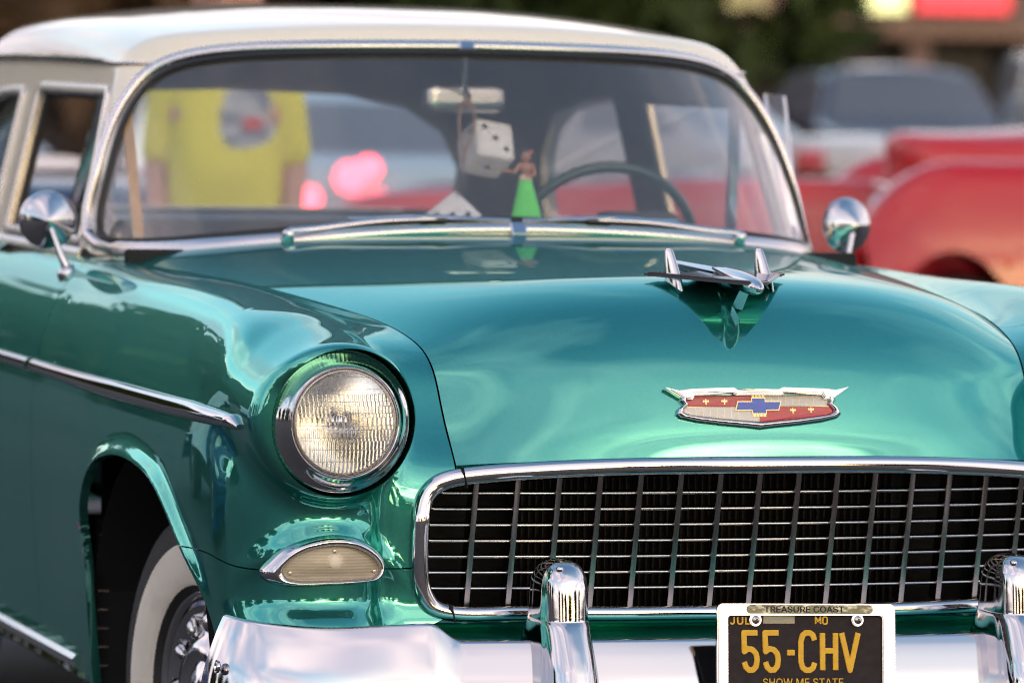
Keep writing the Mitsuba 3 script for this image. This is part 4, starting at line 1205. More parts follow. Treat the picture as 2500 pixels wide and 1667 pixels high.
shield = affinity.scale(shield, 1.125, 1.05, origin=(0, 0.0165)); field = affinity.scale(field, 1.145, 0.97, origin=(0, 0.0165))
put(hb + '__frame', bent(ring_round(shield, field, h=0.0105)), CHROME, 50, label='chrome rim of the crest')
bar = Polygon([(-0.1640, 0.0320), (-0.1400, 0.0262), (-0.1180, 0.0285), (-0.0440, 0.0305), (-0.0375, 0.0272), (0.0375, 0.0272), (0.0440, 0.0305), (0.1180, 0.0285), (0.1400, 0.0262), (0.1640, 0.0320), (0.1350, 0.0130), (0.1180, 0.0100), (0.1130, 0.0175), (0.0465, 0.0195), (0.0395, 0.0170), (-0.0395, 0.0170), (-0.0465, 0.0195), (-0.1130, 0.0175), (-0.1180, 0.0100), (-0.1350, 0.0130)])
put(hb + '__wing_bar', bent(cat(dense(bar, 0.012, -0.004), dense(bar.buffer(-0.0018, join_style='mitre'), 0.0022, 0.008), dense(bar.buffer(-0.0036, join_style='mitre'), 0.0012, 0.0102))), CHROME, False)
redL = field.intersection(shapely.box(-0.2, -0.0008, 0.0, 0.05)); redR = field.intersection(shapely.box(0.0, -0.05, 0.2, -0.0014))
whR = field.intersection(shapely.box(0.0, -0.0008, 0.2, 0.05)); whL = field.intersection(shapely.box(-0.2, -0.05, 0.0, -0.0014))
for p_, m_, nm in ((redL, ENRED, '__red_panel'), (redR, ENRED, '__red_panel'), (whR, ENWHITE, '__white_panel'), (whL, ENWHITE, '__white_panel')):
    put(hb + nm, bent(dense(p_, 0.0045, -0.003)), m_, False)
put(hb + '__divider', bent(dense(field.intersection(shapely.box(-0.2, -0.0016, 0.2, -0.0006)), 0.0052, -0.003)), GOLD, False)
bow = Polygon([(-0.0365, 0.0060), (-0.0115, 0.0060), (-0.0115, 0.0120), (0.0105, 0.0120), (0.0105, 0.0060), (0.0385, 0.0060), (0.0340, -0.0070), (0.0115, -0.0070), (0.0115, -0.0130), (-0.0115, -0.0130), (-0.0115, -0.0070), (-0.0405, -0.0070)])
put(hb + '__emblem_edge', bent(dense(bow.buffer(0.0016, join_style='mitre'), 0.0072, -0.003)), GOLD, False)
put(hb + '__emblem', bent(dense(bow, 0.0085, -0.003)), ENBLUE, False, label='blue enamel cross-shaped emblem')
teeth = shapely.union_all([shapely.box(-0.0115 + i * 0.0060, 0.0125, -0.0115 + i * 0.0060 + 0.0047, 0.0168) for i in range(4)] + [shapely.box(-0.0110 + i * 0.0060, -0.0190, -0.0110 + i * 0.0060 + 0.0047, -0.0140) for i in range(4)])
put(hb + '__teeth', bent(dense(teeth, 0.0065, -0.003)), GOLD, False)
for i in range(7):
    x = 0.024 + i * 0.0125
    put(hb + '__panel_line', bent(dense(shapely.box(x, -0.0004, x + 0.0005, 0.0160), 0.0048, -0.003)), GOLD, False)
    put(hb + '__panel_line', bent(dense(field.intersection(shapely.box(-x - 0.0005 - 0.012, -0.03, -x - 0.012, -0.0018)), 0.0048, -0.003)), GOLD, False)


def lily(x, y, s):
    p = [Polygon([(0, 1), (0.22, 0.45), (0.12, -0.1), (-0.12, -0.1), (-0.22, 0.45)])]
    for k in (-1, 1):
        p.append(LineString([(0.10 * k, -0.10), (0.38 * k, 0.28), (0.72 * k, 0.40), (0.85 * k, 0.10), (0.66 * k, -0.02)]).buffer(0.13))
    p.append(shapely.box(-0.45, -0.26, 0.45, -0.10)); p.append(Polygon([(-0.1, -0.26), (0.1, -0.26), (0.22, -0.75), (0, -0.95), (-0.22, -0.75)]))
    return affinity.translate(affinity.scale(shapely.union_all(p), s, s, origin=(0, 0)), x, y)


for x, y in ((-0.0925, 0.0075), (-0.0600, 0.0075), (0.0610, -0.0085), (0.0935, -0.0070)):
    put(hb + '__lily', bent(extrude(lily(x, y, 0.0056), 0.0052, -0.003)), GOLD, False)

# hood ornament: a swept wing on two fins, a pointed body underneath
ho = CAR + '__hood_ornament'
oz = 1.0565
wing = [(0.0, 0.190), (0.030, 0.222), (0.116, 0.405), (0.128, 0.418), (0.100, 0.428), (0.050, 0.415), (0.024, 0.44), (0.012, 0.610), (0.0, 0.640)]
wp = Polygon(wing + [(-x, y) for x, y in wing[::-1][1:-1]]).buffer(0.0)
wm = cat(extrude(wp, 0.0035, -0.0035), extrude(wp.buffer(-0.003), 0.002, 0.0), extrude(wp.buffer(-0.003), 0.002, -0.0055))
wv = np.array(wm.vertices)
wv[:, 2] += 0.012 * (wv[:, 1] - 0.42) / 0.25 * 0.6 + oz
put(ho + '__wing', tm(wv, wm.faces), CHROME, False)
rib = hullpts([[-0.010, 0.30, oz + 0.001], [0.010, 0.30, oz + 0.001], [0, 0.25, oz - 0.004], [0.0, 0.36, oz + 0.010], [-0.008, 0.62, oz + 0.010], [0.008, 0.62, oz + 0.010], [0, 0.635, oz + 0.014], [0, 0.45, oz + 0.011]])
put(ho + '__spine', rib, CHROME, False)
nose = lathe([(0.0, 0.075), (0.006, 0.072), (0.011, 0.062), (0.0145, 0.045), (0.0165, 0.02), (0.0165, -0.03), (0.013, -0.10), (0.006, -0.16), (0, -0.19)], 40, (0, 0.255, oz - 0.010), (0, -1, -0.10))
put(ho + '__body', nose, CHROME, 60)
put(ho + '__stem', hullpts([[-0.008, 0.25, oz - 0.012], [0.008, 0.25, oz - 0.012], [0, 0.225, oz - 0.012], [-0.010, 0.36, oz - 0.01], [0.010, 0.36, oz - 0.01], [-0.010, 0.30, 1.003], [0.010, 0.30, 1.003], [0, 0.272, 1.0], [-0.010, 0.38, 1.036], [0.010, 0.38, 1.036]]), CHROME, False)
for sg in (-1, 1):
    x = sg * 0.082
    prof_f = [(1.026, 0.345, 0.425, 0.0105), (1.045, 0.356, 0.428, 0.0098), (1.060, 0.370, 0.432, 0.0090), (1.080, 0.390, 0.436, 0.0074), (1.093, 0.404, 0.438, 0.0060), (1.0985, 0.412, 0.437, 0.0036)]
    t = np.linspace(0, 2 * np.pi, 28, endpoint=False)
    R3 = np.stack([np.c_[x + hw * np.sin(t) * (1 - 0.3 * np.cos(t)), (a + b) / 2 - (b - a) / 2 * np.cos(t), np.full(28, z)] for z, a, b, hw in prof_f], 0)
    top = tm(np.vstack([R3[-1], R3[-1].mean(0) + [0, 0, 0.0012]]), [[28, j, (j + 1) % 28] for j in range(28)])
    put(ho + '__fin', cat(patch(R3, wrap_v=True), top), CHROME, 60)

# door mirrors
for sg in (-1, 1):
    hk = CAR + ('__side_mirror' if sg < 0 else '__side_mirror_001')
    hc = np.array([sg * 0.841, 2.01, 1.091])
    face = np.array([sg * 0.18, -1.0, 0.0])
    if sg > 0:
        face = np.array([0.24, -0.95, 0.04])
    put(hk + '__head', lathe([(0.0, 0.040), (0.006, 0.0385), (0.020, 0.030), (0.038, 0.018), (0.050, 0.009), (0.0555, 0.001), (0.0575, -0.006), (0.0572, -0.010), (0.054, -0.012)], 64, hc, face), CHROME, 60)
    put(hk + '__glass', lathe([(0.054, -0.012), (0, -0.012)], 48, hc, face, True), CHROME, False)
    b0 = np.array([sg * 0.811, 1.961, 1.010])
    fz = F_fender(np.array([[abs(b0[0]), b0[1], 1.0 + k * 0.002] for k in range(-20, 20)]))
    zsurf = 1.0 + (np.abs(fz).argmin() - 20) * 0.002
    base_ = lathe([(0.0, 0.014), (0.008, 0.0135), (0.016, 0.010), (0.021, 0.003), (0.0225, -0.012)], 32, (b0[0], b0[1], zsurf), (sg * 0.45, 0, 0.9))
    put(hk + '__base', base_, CHROME, 60)
    put(hk + '__stem', tube([(b0[0], b0[1], zsurf + 0.004), (b0[0] + sg * 0.012, b0[1] + 0.003, zsurf + 0.032), hc + face / np.linalg.norm(face) * 0.022], [0.0095, 0.007, 0.006], 12), CHROME, 50)

# wipers
for sg, pts in ((-1, [(-0.172, 1.112), (-0.015, 1.1115)]), (1, [(0.309, 1.107), (0.031, 1.1125)])):
    hk = CAR + ('__wiper' if sg < 0 else '__wiper_001')
    pv = np.array([sg * 0.458, float(YG(0.458, 1.072)) - 0.020, 1.077])
    on = lambda x, z, d: np.array([x, float(YG(x, z)) - d, z])
    put(hk + '__pivot', lathe([(0, 0.016), (0.007, 0.015), (0.0115, 0.010), (0.0130, 0.0), (0.015, -0.008)], 28, pv, (0, -0.8, 0.6)), CHROME, 60)
    e = np.array(on(sg * 0.165, 1.1125, 0.026))
    arm = spline([pv + [0, -0.008, 0.012], on(sg * 0.40, 1.094, 0.030), on(sg * 0.28, 1.108, 0.030), e], 24)
    put(hk + '__arm', sweep(arm, np.array([[-0.0042, -0.002], [-0.0042, 0.0008], [-0.002, 0.002], [0.002, 0.002], [0.0042, 0.0008], [0.0042, -0.002]]), [0, -1, 0.8], scale=np.linspace(1.25, 0.8, 24)), STAINLESS, 40)
    xs_ = np.linspace(sg * 0.335, sg * 0.012, 30)
    bl = np.array([on(x, 1.1085 + 0.002 * np.sin(i / 29 * np.pi), 0.013) for i, x in enumerate(xs_)])
    put(hk + '__blade', sweep(bl, np.array([[-0.0035, -0.006], [-0.0035, 0.003], [0.0035, 0.003], [0.0035, -0.006]]), [0, -1, 0.9]), STEEL, False)
    put(hk + '__blade__rubber', sweep(bl + [0, 0.004, -0.0045], np.array([[-0.003, -0.004], [-0.003, 0.002], [0.003, 0.002], [0.003, -0.004]]), [0, -1, 0.9]), BLACK, False)
    put(hk + '__blade__bridge', sweep(spline([bl[4], bl[15] + [0, -0.012, 0.006], bl[25]], 20), np.array([[-0.003, -0.0015], [-0.003, 0.0015], [0.003, 0.0015], [0.003, -0.0015]]), [0, -1, 0.9]), CHROME, False)
    put(hk + '__blade__clip', rbox(0.05, 0.014, 0.010, 0.003, bl[15] + [0, -0.006, 0.001]), DKGREY)

# ------------------------------------------------------------------ ground
def asphalt(p, n, uv):
    a = fbm(p.x * 0.35, p.y * 0.35, 0.0, octaves=4)
    g = noise(p.x * 130, p.y * 130, 0.0)
    return mix((0.030, 0.027, 0.026), (0.065, 0.058, 0.054), 0.6 * a + 0.4 * g)


ASPHALT = principled('asphalt', proc(asphalt), 0.8)
gx = np.r_[-900, -300, -100, np.linspace(-40, 60, 26), 100, 300, 900]
gy_ = np.r_[-900, -300, -100, np.linspace(-40, 60, 26), 120, 300, 900]
GXX, GYY = np.meshgrid(gx, gy_, indexing='ij')
near = (np.abs(GXX) < 50) & (np.abs(GYY) < 60)
GZZ = GROUND + np.where(near, 0.008 * (meshkit.noise(np.stack([GXX, GYY, 0 * GXX], -1) * 0.2) - 0.5), 0)
put('ground', patch(np.stack([GXX, GYY, GZZ], -1)), ASPHALT, True)
tag('ground', 'dark grey asphalt of the parking lot', 'asphalt', kind='structure')

# ------------------------------------------------------------------ other vehicles: local front at y = 0, tail at y = L, x to the driver's side
def veh_paint(name, c, metal=0.25, fl=None):
    scene['m_' + name] = {'type': 'twosided', 'b': {'type': 'plastic', 'int_ior': 1.6, 'nonlinear': True, 'diffuse_reflectance': rgb(*c)}}
    return 'm_' + name


DGLASS = principled('tinted_glass', (0.085, 0.088, 0.095), 0.10, two=True, specular=0.9, clearcoat=2.0)
TAILRED = principled('tail_lamp_red', (0.45, 0.01, 0.015), 0.2, clearcoat=1.0)
LAMPCLR = principled('clear_lamp', (0.6, 0.6, 0.6), 0.15, two=True, clearcoat=1.0)


def vehicle(key, origin, heading, Lc, Wc, hood, deck, roof, belt, ys, paint, h=0.05, wheel_r=0.32, glass=DGLASS, clearance=0.22, open_top=False):
    """ys: (cowl, windshield top, roof end, rear glass foot)"""
    hd = np.asarray(heading, float); hd /= np.linalg.norm(hd)
    R = np.stack([np.array([-hd[1], hd[0], 0]), np.array([-hd[0], -hd[1], 0]), np.array([0, 0, 1.0])], 1)
    o = np.array([origin[0], origin[1], GROUND])
    y1, y2, y3, y4 = ys
    top = CubicSpline([-0.1, 0.05, y1 * 0.5, y1, (y1 + y4) / 2, y4, (y4 + Lc) / 2, Lc - 0.05, Lc + 0.1], [hood - 0.16, hood - 0.10, hood - 0.02, belt, belt + 0.01, belt, deck, deck - 0.04, deck - 0.1])

    def Fb(p):
        a, y, z = np.abs(p[:, 0]), p[:, 1], p[:, 2]
        side = a - (Wc / 2 - 0.05 * ((z - 0.62) / 0.4) ** 2 - 0.10 * (1 - sstep(0, 0.7, y)) - 0.08 * sstep(Lc - 0.7, Lc, y))
        f = smax(z - top(np.clip(y, -0.1, Lc + 0.1)), side, 0.14)
        f = smax(f, 0.03 + 0.10 * (a / (Wc / 2)) ** 2 - y, 0.22)
        f = smax(f, y - (Lc - 0.02 - 0.08 * (a / (Wc / 2)) ** 2), 0.20)
        return smax(f, clearance - z, 0.05)

    def Fg(p):
        a, y, z = np.abs(p[:, 0]), p[:, 1], p[:, 2]
        t = (z - belt) / (roof - belt)
        f = smax(z - (roof - 0.05 * (a / 0.6) ** 2 - 0.03 * ((y - (y2 + y3) / 2) / (y3 - y2)) ** 2 * 4 * 0.6), a - (Wc / 2 - 0.08 - 0.20 * t), 0.12)
        f = smax(f, ((y1 + (y2 - y1) * t) - y) * 0.75 + 0.05 * (a / 0.6) ** 2, 0.10)
        return smax(f, (y - (y4 + (y3 - y4) * t)) * 0.75 + 0.05 * (a / 0.6) ** 2, 0.12)

    def F(p):
        return Fb(p) if open_top else smin(Fb(p), Fg(p), 0.05)
    hi = (Wc / 2 + 0.1, Lc + 0.15, (roof if not open_top else belt) + 0.15)
    v, f, n = surface(F, (-Wc / 2 - 0.1, -0.15, 0.1), hi, h)
    wheels = [(sx * (Wc / 2 - 0.10), wy) for sx in (-1, 1) for wy in (Lc * 0.18, Lc * 0.78)]

    def arch(v):
        return np.minimum.reduce([np.hypot(v[:, 1] - wy, v[:, 2] - wheel_r) - wheel_r * 1.16 for _, wy in wheels[:2]] + [np.full(len(v), 9.0)]) + 9.0 * (np.abs(v[:, 0]) < Wc / 2 - 0.30)

    def W(m):
        return (m[0] @ R.T + o, m[1], m[2] @ R.T)
    body = clip((v, f, n), arch)
    if not open_top:
        t = (v[:, 2] - belt) / (roof - belt)
        zband = lambda q: np.minimum(q[:, 2] - (belt + 0.045), (roof - 0.085) - q[:, 2])
        yws = lambda q: y1 + (y2 - y1) * (q[:, 2] - belt) / (roof - belt)
        yrw = lambda q: y4 + (y3 - y4) * (q[:, 2] - belt) / (roof - belt)
        wid = lambda q: (Wc / 2 - 0.08 - 0.20 * (q[:, 2] - belt) / (roof - belt))
        gw = lambda q: np.minimum(np.minimum(zband(q), yws(q) + 0.16 - q[:, 1]), wid(q) - 0.10 - np.abs(q[:, 0]))
        gr = lambda q: np.minimum(np.minimum(zband(q), q[:, 1] - yrw(q) + 0.18), wid(q) - 0.10 - np.abs(q[:, 0]))
        gs = lambda q: np.minimum(np.minimum(zband(q), np.minimum(q[:, 1] - yws(q) - 0.16, yrw(q) - 0.18 - q[:, 1])), np.minimum(np.abs(q[:, 0]) - wid(q) + 0.07, np.abs(np.abs(q[:, 1] - (y2 + y3) / 2 - 0.05)) - 0.05))
        allg = lambda q: -np.maximum(np.maximum(gw(q), gr(q)), gs(q))
        put(key + '__body', W(clip(body, allg)), paint)
        put(key + '__windshield', W(clip(body, gw)), glass)
        put(key + '__rear_window', W(clip(body, gr)), glass)
        for s in (-1, 1):
            put(key + '__side_window', W(clip(clip(body, gs), lambda q: s * q[:, 0])), glass)
    else:
        put(key + '__body', W(body), paint)
    for (wx, wy) in wheels:
        c = R @ np.array([wx, wy, wheel_r]) + o
        ax = R @ np.array([np.sign(wx), 0, 0])
        k = put(key + '__wheel__tyre' if key + '__wheel__tyre' not in scene else key + f'__wheel_{sum(1 for q in scene if q.startswith(key) and q.endswith("__tyre")):03d}__tyre', lathe([(0.2, -0.1), (wheel_r - 0.02, -0.1), (wheel_r, -0.07), (wheel_r, 0.07), (wheel_r - 0.03, 0.1), (0.2, 0.09)], 40, c, ax), TYRE, 40)
        put(k.replace('__tyre', '__hub'), lathe([(0.21, 0.085), (0.17, 0.07), (0.08, 0.085), (0, 0.09)], 40, c, ax), STEEL, 40)
    put(key + '__underbody', moved(rbox(Wc - 0.3, Lc - 0.4, 0.15, 0.03, (0, Lc / 2, 0.35)), o, R), MATT)

    def local(m):
        return moved(m, o, R)
    return local


R2 = np.array([0.957, -0.290]); F2 = np.array([0.290, 0.957])


def polar(px, D):
    # a spot D metres out along the sight line of a photo column, on the ground
    t = (px - 1250) / 12500
    return CAM[:2] + D * (F2 + R2 * t)


def hdg(r, f):
    return R2 * r + F2 * f


REDP = veh_paint('red_paint', (0.74, 0.050, 0.055))
RED2 = veh_paint('red_paint_orange', (0.74, 0.085, 0.07))
SILVER = veh_paint('silver_paint', (0.66, 0.64, 0.63))
GREYP = veh_paint('grey_blue_paint', (0.16, 0.17, 0.22))
PALEB = veh_paint('pale_blue_paint', (0.60, 0.72, 0.78))
BLUEP = veh_paint('bright_blue_paint', (0.008, 0.07, 0.30))
WHITEP = veh_paint('white_paint', (0.86, 0.86, 0.86))


def fixed(key, part, local, m, mt):
    put(key + '__' + part, local(m), mt, 40)


# red open car, side on
k = 'red_car'
loc = vehicle(k, (2.62, 13.05), hdg(-1.0, 0.05), 4.5, 1.78, 1.00, 1.00, 1.3, 1.03, (1.5, 1.9, 2.6, 3.0), RED2, open_top=True)
for x in (-0.62, 0.62):
    fixed(k, 'headlight', loc, lathe([(0, 0.05), (0.06, 0.04), (0.09, 0.01), (0.095, -0.05)], 32, (x, 0.10, 0.74)), LAMPCLR)
    fixed(k, 'tail_lamp', loc, lathe([(0, 0.03), (0.05, 0.02), (0.06, -0.03)], 24, (x, 4.42, 0.72), (0, 1, 0)), TAILRED)
fixed(k, 'front_bumper', loc, rbox(1.7, 0.10, 0.12, 0.04, (0, 0.0, 0.48)), CHROME)
fixed(k, 'rear_bumper', loc, rbox(1.7, 0.10, 0.12, 0.04, (0, 4.50, 0.48)), CHROME)
tag(k, 'low red open car seen through the teal car\'s windows', 'car')

# silver sedan, seen from behind
k = 'silver_sedan'
loc = vehicle(k, polar(2075, 36) + 4.5 * hdg(-0.85, 0.527), hdg(-0.85, 0.527), 4.6, 1.78, 0.92, 1.03, 1.40, 0.98, (1.35, 2.05, 3.15, 3.85), SILVER)
for x in (-0.66, 0.66):
    fixed(k, 'tail_lamp', loc, rbox(0.36, 0.08, 0.17, 0.03, (x, 4.52, 0.86)), TAILRED)
fixed(k, 'rear_bumper', loc, rbox(1.66, 0.12, 0.2, 0.06, (0, 4.55, 0.50)), SILVER)
fixed(k, 'licence_plate', loc, rbox(0.31, 0.01, 0.155, 0.004, (0, 4.60, 0.78)), LAMPCLR)
tag(k, 'silver sedan with red tail lamps behind the red truck', 'car')

# dark car behind, nose towards us
k = 'grey_car'
loc = vehicle(k, polar(2300, 44), hdg(0.14, -0.99), 4.6, 1.85, 1.02, 1.10, 1.56, 1.05, (1.25, 1.95, 3.5, 4.3), GREYP)
for x in (-0.68, 0.68):
    fixed(k, 'headlight', loc, rbox(0.34, 0.10, 0.16, 0.05, (x, 0.10, 0.78)), LAMPCLR)
fixed(k, 'grille', loc, rbox(0.8, 0.06, 0.16, 0.03, (0, 0.04, 0.66)), MATT)
fixed(k, 'front_bumper', loc, rbox(1.7, 0.14, 0.2, 0.07, (0, 0.04, 0.44)), GREYP)
tag(k, 'dark grey-blue car in front of the shops', 'car')

# white van at the right edge
k = 'white_van'
loc = vehicle(k, polar(2432, 31) + 5.2 * hdg(1.0, 0.05), hdg(1.0, 0.05), 5.2, 1.9, 1.10, 1.6, 1.95, 1.12, (0.75, 1.45, 4.7, 4.85), WHITEP)
for x in (-0.72, 0.72):
    fixed(k, 'headlight', loc, rbox(0.26, 0.10, 0.26, 0.06, (x, 0.12, 0.80)), LAMPCLR)
fixed(k, 'front_bumper', loc, rbox(1.8, 0.14, 0.24, 0.07, (0, 0.03, 0.42)), MATT)
fixed(k, 'roof_beacon', loc, rbox(0.9, 0.22, 0.12, 0.04, (0, 2.2, 1.97)), BLUEP)
tag(k, 'white van with a blue roof light at the right edge', 'van')

# pale blue van and a red car with lit brake lamps, seen through the rear window
k = 'pale_blue_van'
loc = vehicle(k, polar(860, 32), hdg(0.2, -0.98), 4.7, 1.85, 1.05, 1.45, 1.72, 1.02, (1.0, 1.75, 4.15, 4.35), PALEB)
for x in (-0.70, 0.70):
    fixed(k, 'headlight', loc, rbox(0.30, 0.10, 0.20, 0.05, (x, 0.10, 0.74)), LAMPCLR)
fixed(k, 'front_bumper', loc, rbox(1.7, 0.14, 0.22, 0.07, (0, 0.03, 0.44)), SILVER)
tag(k, 'pale blue van beyond the rear window', 'van')
k = 'pale_car'
loc = vehicle(k, polar(850, 26) + 4.2 * hdg(-0.05, 1.0), hdg(-0.05, 1.0), 4.2, 1.70, 0.90, 1.02, 1.36, 0.96, (1.4, 2.0, 2.9, 3.6), PALEB)
scene['m_brake_glow'] = {'type': 'principled', 'base_color': rgb(0.6, 0.02, 0.03), 'roughness': 0.3}
for i, (x, z, r) in enumerate(((0.0, 0.90, 0.080), (-0.09, 0.945, 0.065), (0.21, 0.79, 0.062))):
    m = local_m = loc(lathe([(0, 0.03), (r * 0.7, 0.02), (r, -0.02)], 28, (x, 4.22, z), (0, 1, 0), True))
    kk = put(k + '__brake_lamp', m, 'm_brake_glow', 40)
    scene[kk]['emitter'] = {'type': 'area', 'radiance': rgb(0.38, 0.035, 0.05)}
tag(k, 'pale car with glowing red brake lamps seen through the rear window', 'car')

# dark blue car seen through the near door window
k = 'navy_car'
loc = vehicle(k, polar(200, 21), hdg(0.62, -0.78), 4.5, 1.78, 1.02, 1.05, 1.46, 1.06, (1.3, 2.0, 3.1, 3.8), veh_paint('navy_paint', (0.010, 0.035, 0.16)))
for x in (-0.66, 0.66):
    fixed(k, 'headlight', loc, rbox(0.30, 0.10, 0.16, 0.05, (x, 0.10, 0.76)), LAMPCLR)
fixed(k, 'front_bumper', loc, rbox(1.66, 0.12, 0.2, 0.06, (0, 0.02, 0.46)), MATT)
tag(k, 'dark blue car seen through the near door window', 'car')

# bright blue car parked on the near side, mirrored in the teal flank
k = 'blue_car'
loc = vehicle(k, (-3.9, 4.6), (0.05, -1.0), 4.6, 1.8, 0.95, 1.0, 1.45, 0.98, (1.4, 2.1, 3.2, 3.9), BLUEP)
for x in (-0.66, 0.66):
    fixed(k, 'headlight', loc, rbox(0.30, 0.10, 0.16, 0.05, (x, 0.10, 0.72)), LAMPCLR)
    fixed(k, 'tail_lamp', loc, rbox(0.30, 0.08, 0.16, 0.05, (x, 4.52, 0.82)), TAILRED)
fixed(k, 'front_bumper', loc, rbox(1.66, 0.12, 0.2, 0.06, (0, 0.02, 0.46)), BLUEP)
tag(k, 'bright blue car parked beside the teal car', 'car')

# red vintage pickup: pontoon fenders, narrow hood, upright cab
k = 'red_pickup'
hd = hdg(-1.0, -0.10); hd /= np.linalg.norm(hd)
RT = np.stack([np.array([-hd[1], hd[0], 0]), np.array([-hd[0], -hd[1], 0]), np.array([0, 0, 1.0])], 1)
OT = np.r_[CAM[:2] + 20.4 * (F2 + R2 * (2095 - 1250) / 12500), GROUND]


def F_truck_fender(p):
    x, y, z = p[:, 0] - 0.66, p[:, 1], p[:, 2]
    crown = 0.60 + 0.50 * np.sqrt(np.clip(1 - ((y - 0.62) / 0.72) ** 2, 0.0, 1)) ** 0.9
    d = np.hypot(np.maximum(np.abs(y - 0.42) - 0.16, 0) / 0.50, (z - 0.42) / 0.72)
    body = (np.sqrt(d ** 2 + (np.abs(x) / 0.235) ** 3.2 + 1e-9) - 1) * 0.25
    tail = smax(smax(np.abs(x + 0.02) - 0.19, np.abs(y - 1.45) - 0.7, 0.1), z - (0.95 - 0.52 * sstep(1.0, 2.1, y)), 0.2)
    return smax(smin(body, tail, 0.15), 0.25 - z, 0.05)


def F_truck_hood(p):
    a, y, z = np.abs(p[:, 0]), p[:, 1], p[:, 2]
    w = 0.26 + 0.22 * sstep(0.1, 1.5, y)
    f = smax(z - (1.24 + 0.06 * sstep(0.2, 1.4, y) - 0.10 * (a / 0.4) ** 2.2), a - w, 0.14)
    f = smax(f, 0.10 + 0.25 * (a / 0.4) ** 2 + 0.06 * (1.1 - z) - y, 0.10)
    return smax(smax(f, y - 1.55, 0.03), 0.45 - z, 0.04)


def F_truck_cab(p):
    a, y, z = np.abs(p[:, 0]), p[:, 1], p[:, 2]
    f = smax(z - (1.80 - 0.06 * (a / 0.6) ** 2), a - (0.80 - 0.16 * sstep(1.1, 1.8, z)), 0.18)
    f = smax(f, 1.45 + 0.22 * sstep(1.2, 1.8, z) - y, 0.12)
    return smax(smax(f, y - 2.75, 0.16), 0.40 - z, 0.04)


def TR(m):
    return (m[0] @ RT.T + OT, m[1], m[2] @ RT.T)


fend = surface(F_truck_fender, (0.35, -0.12, 0.2), (0.98, 2.3, 1.18), 0.04)
fend = clip(fend, lambda v: (np.hypot((v[:, 1] - 0.22) / 0.62, v[:, 2] - 0.36) - 0.435) * 0.8)
fend = flange(fend, 0.05)
put(k + '__fender', TR(fend), REDP)
put(k + '__fender', TR(mirror(fend)), REDP)
put(k + '__hood', TR(surface(F_truck_hood, (-0.6, 0.0, 0.4), (0.6, 1.65, 1.4), 0.04)), REDP)
cabm = surface(F_truck_cab, (-0.9, 1.3, 0.35), (0.9, 2.9, 1.9), 0.05)
gl = lambda v: np.minimum(np.minimum(v[:, 2] - 1.25, 1.66 - v[:, 2]), np.maximum(np.minimum(0.52 - np.abs(v[:, 0]), np.abs(v[:, 1] - 2.1) - 0.45), np.minimum(v[:, 1] - 1.82, 2.5 - v[:, 1])))
put(k + '__cab', TR(clip(cabm, lambda v: -gl(v))), REDP)
put(k + '__cab_window', TR(clip(cabm, gl)), DGLASS)
put(k + '__bed', moved(cat(rbox(1.5, 2.0, 0.05, 0.01, (0, 3.8, 0.62)), rbox(0.05, 2.0, 0.45, 0.01, (-0.72, 3.8, 0.85)), rbox(0.05, 2.0, 0.45, 0.01, (0.72, 3.8, 0.85)), rbox(1.4, 0.05, 0.45, 0.01, (0, 2.83, 0.85)), rbox(1.4, 0.05, 0.45, 0.01, (0, 4.78, 0.85))), OT, RT), REDP)
for i in range(8):
    put(k + '__grille_bar', moved(rbox(0.44 - 0.02 * i, 0.03, 0.025, 0.008, (0, 0.10 + 0.004 * i, 1.02 - i * 0.065)), OT, RT), CHROME)
for s in (-1, 1):
    hk = k + ('__headlight' if s < 0 else '__headlight_001')
    put(hk + '__rim', moved(lathe([(0.055, 0.02), (0.066, 0.014), (0.07, 0.0), (0.066, -0.05), (0.05, -0.10)], 40, (0.66 * s, -0.04, 0.93)), OT, RT), CHROME, 60)
    put(hk + '__lens', moved(lathe([(0, 0.035), (0.035, 0.031), (0.057, 0.019)], 40, (0.66 * s, -0.04, 0.93)), OT, RT), LAMPCLR, 60)
    put(k + '__marker_lamp', moved(lathe([(0, 0.012), (0.014, 0.009), (0.018, -0.01)], 20, (0.885 * s, 0.43, 0.745), (s, 0, 0)), OT, RT), principled('amber_lamp', (0.75, 0.13, 0.03), 0.3), 60)
    for wy in (0.27, 3.6):
        c = RT @ np.array([0.68 * s, wy, 0.35]) + OT
        ax = RT @ np.array([s * 1.0, 0, 0])
        n_ = sum(1 for q in scene if q.startswith(k) and q.endswith('__tyre'))
        wk = k + '__wheel' + (f'_{n_:03d}' if n_ else '')
        put(wk + '__tyre', lathe([(0.2, -0.09), (0.33, -0.09), (0.35, -0.06), (0.35, 0.06), (0.33, 0.09), (0.2, 0.08)], 48, c, ax), TYRE, 50)
        put(wk + '__hub', lathe([(0.21, 0.08), (0.17, 0.05), (0.1, 0.08), (0, 0.09)], 48, c, ax), principled('hub_grey', (0.05, 0.04, 0.045), 0.5), 50)
put(k + '__front_bumper', moved(rbox(1.6, 0.07, 0.15, 0.03, (0, -0.16, 0.50)), OT, RT), CHROME)
put(k + '__chassis', moved(rbox(0.8, 4.4, 0.2, 0.03, (0, 2.4, 0.42)), OT, RT), MATT)
tag(k, 'red vintage pickup truck with rounded fenders', 'truck')

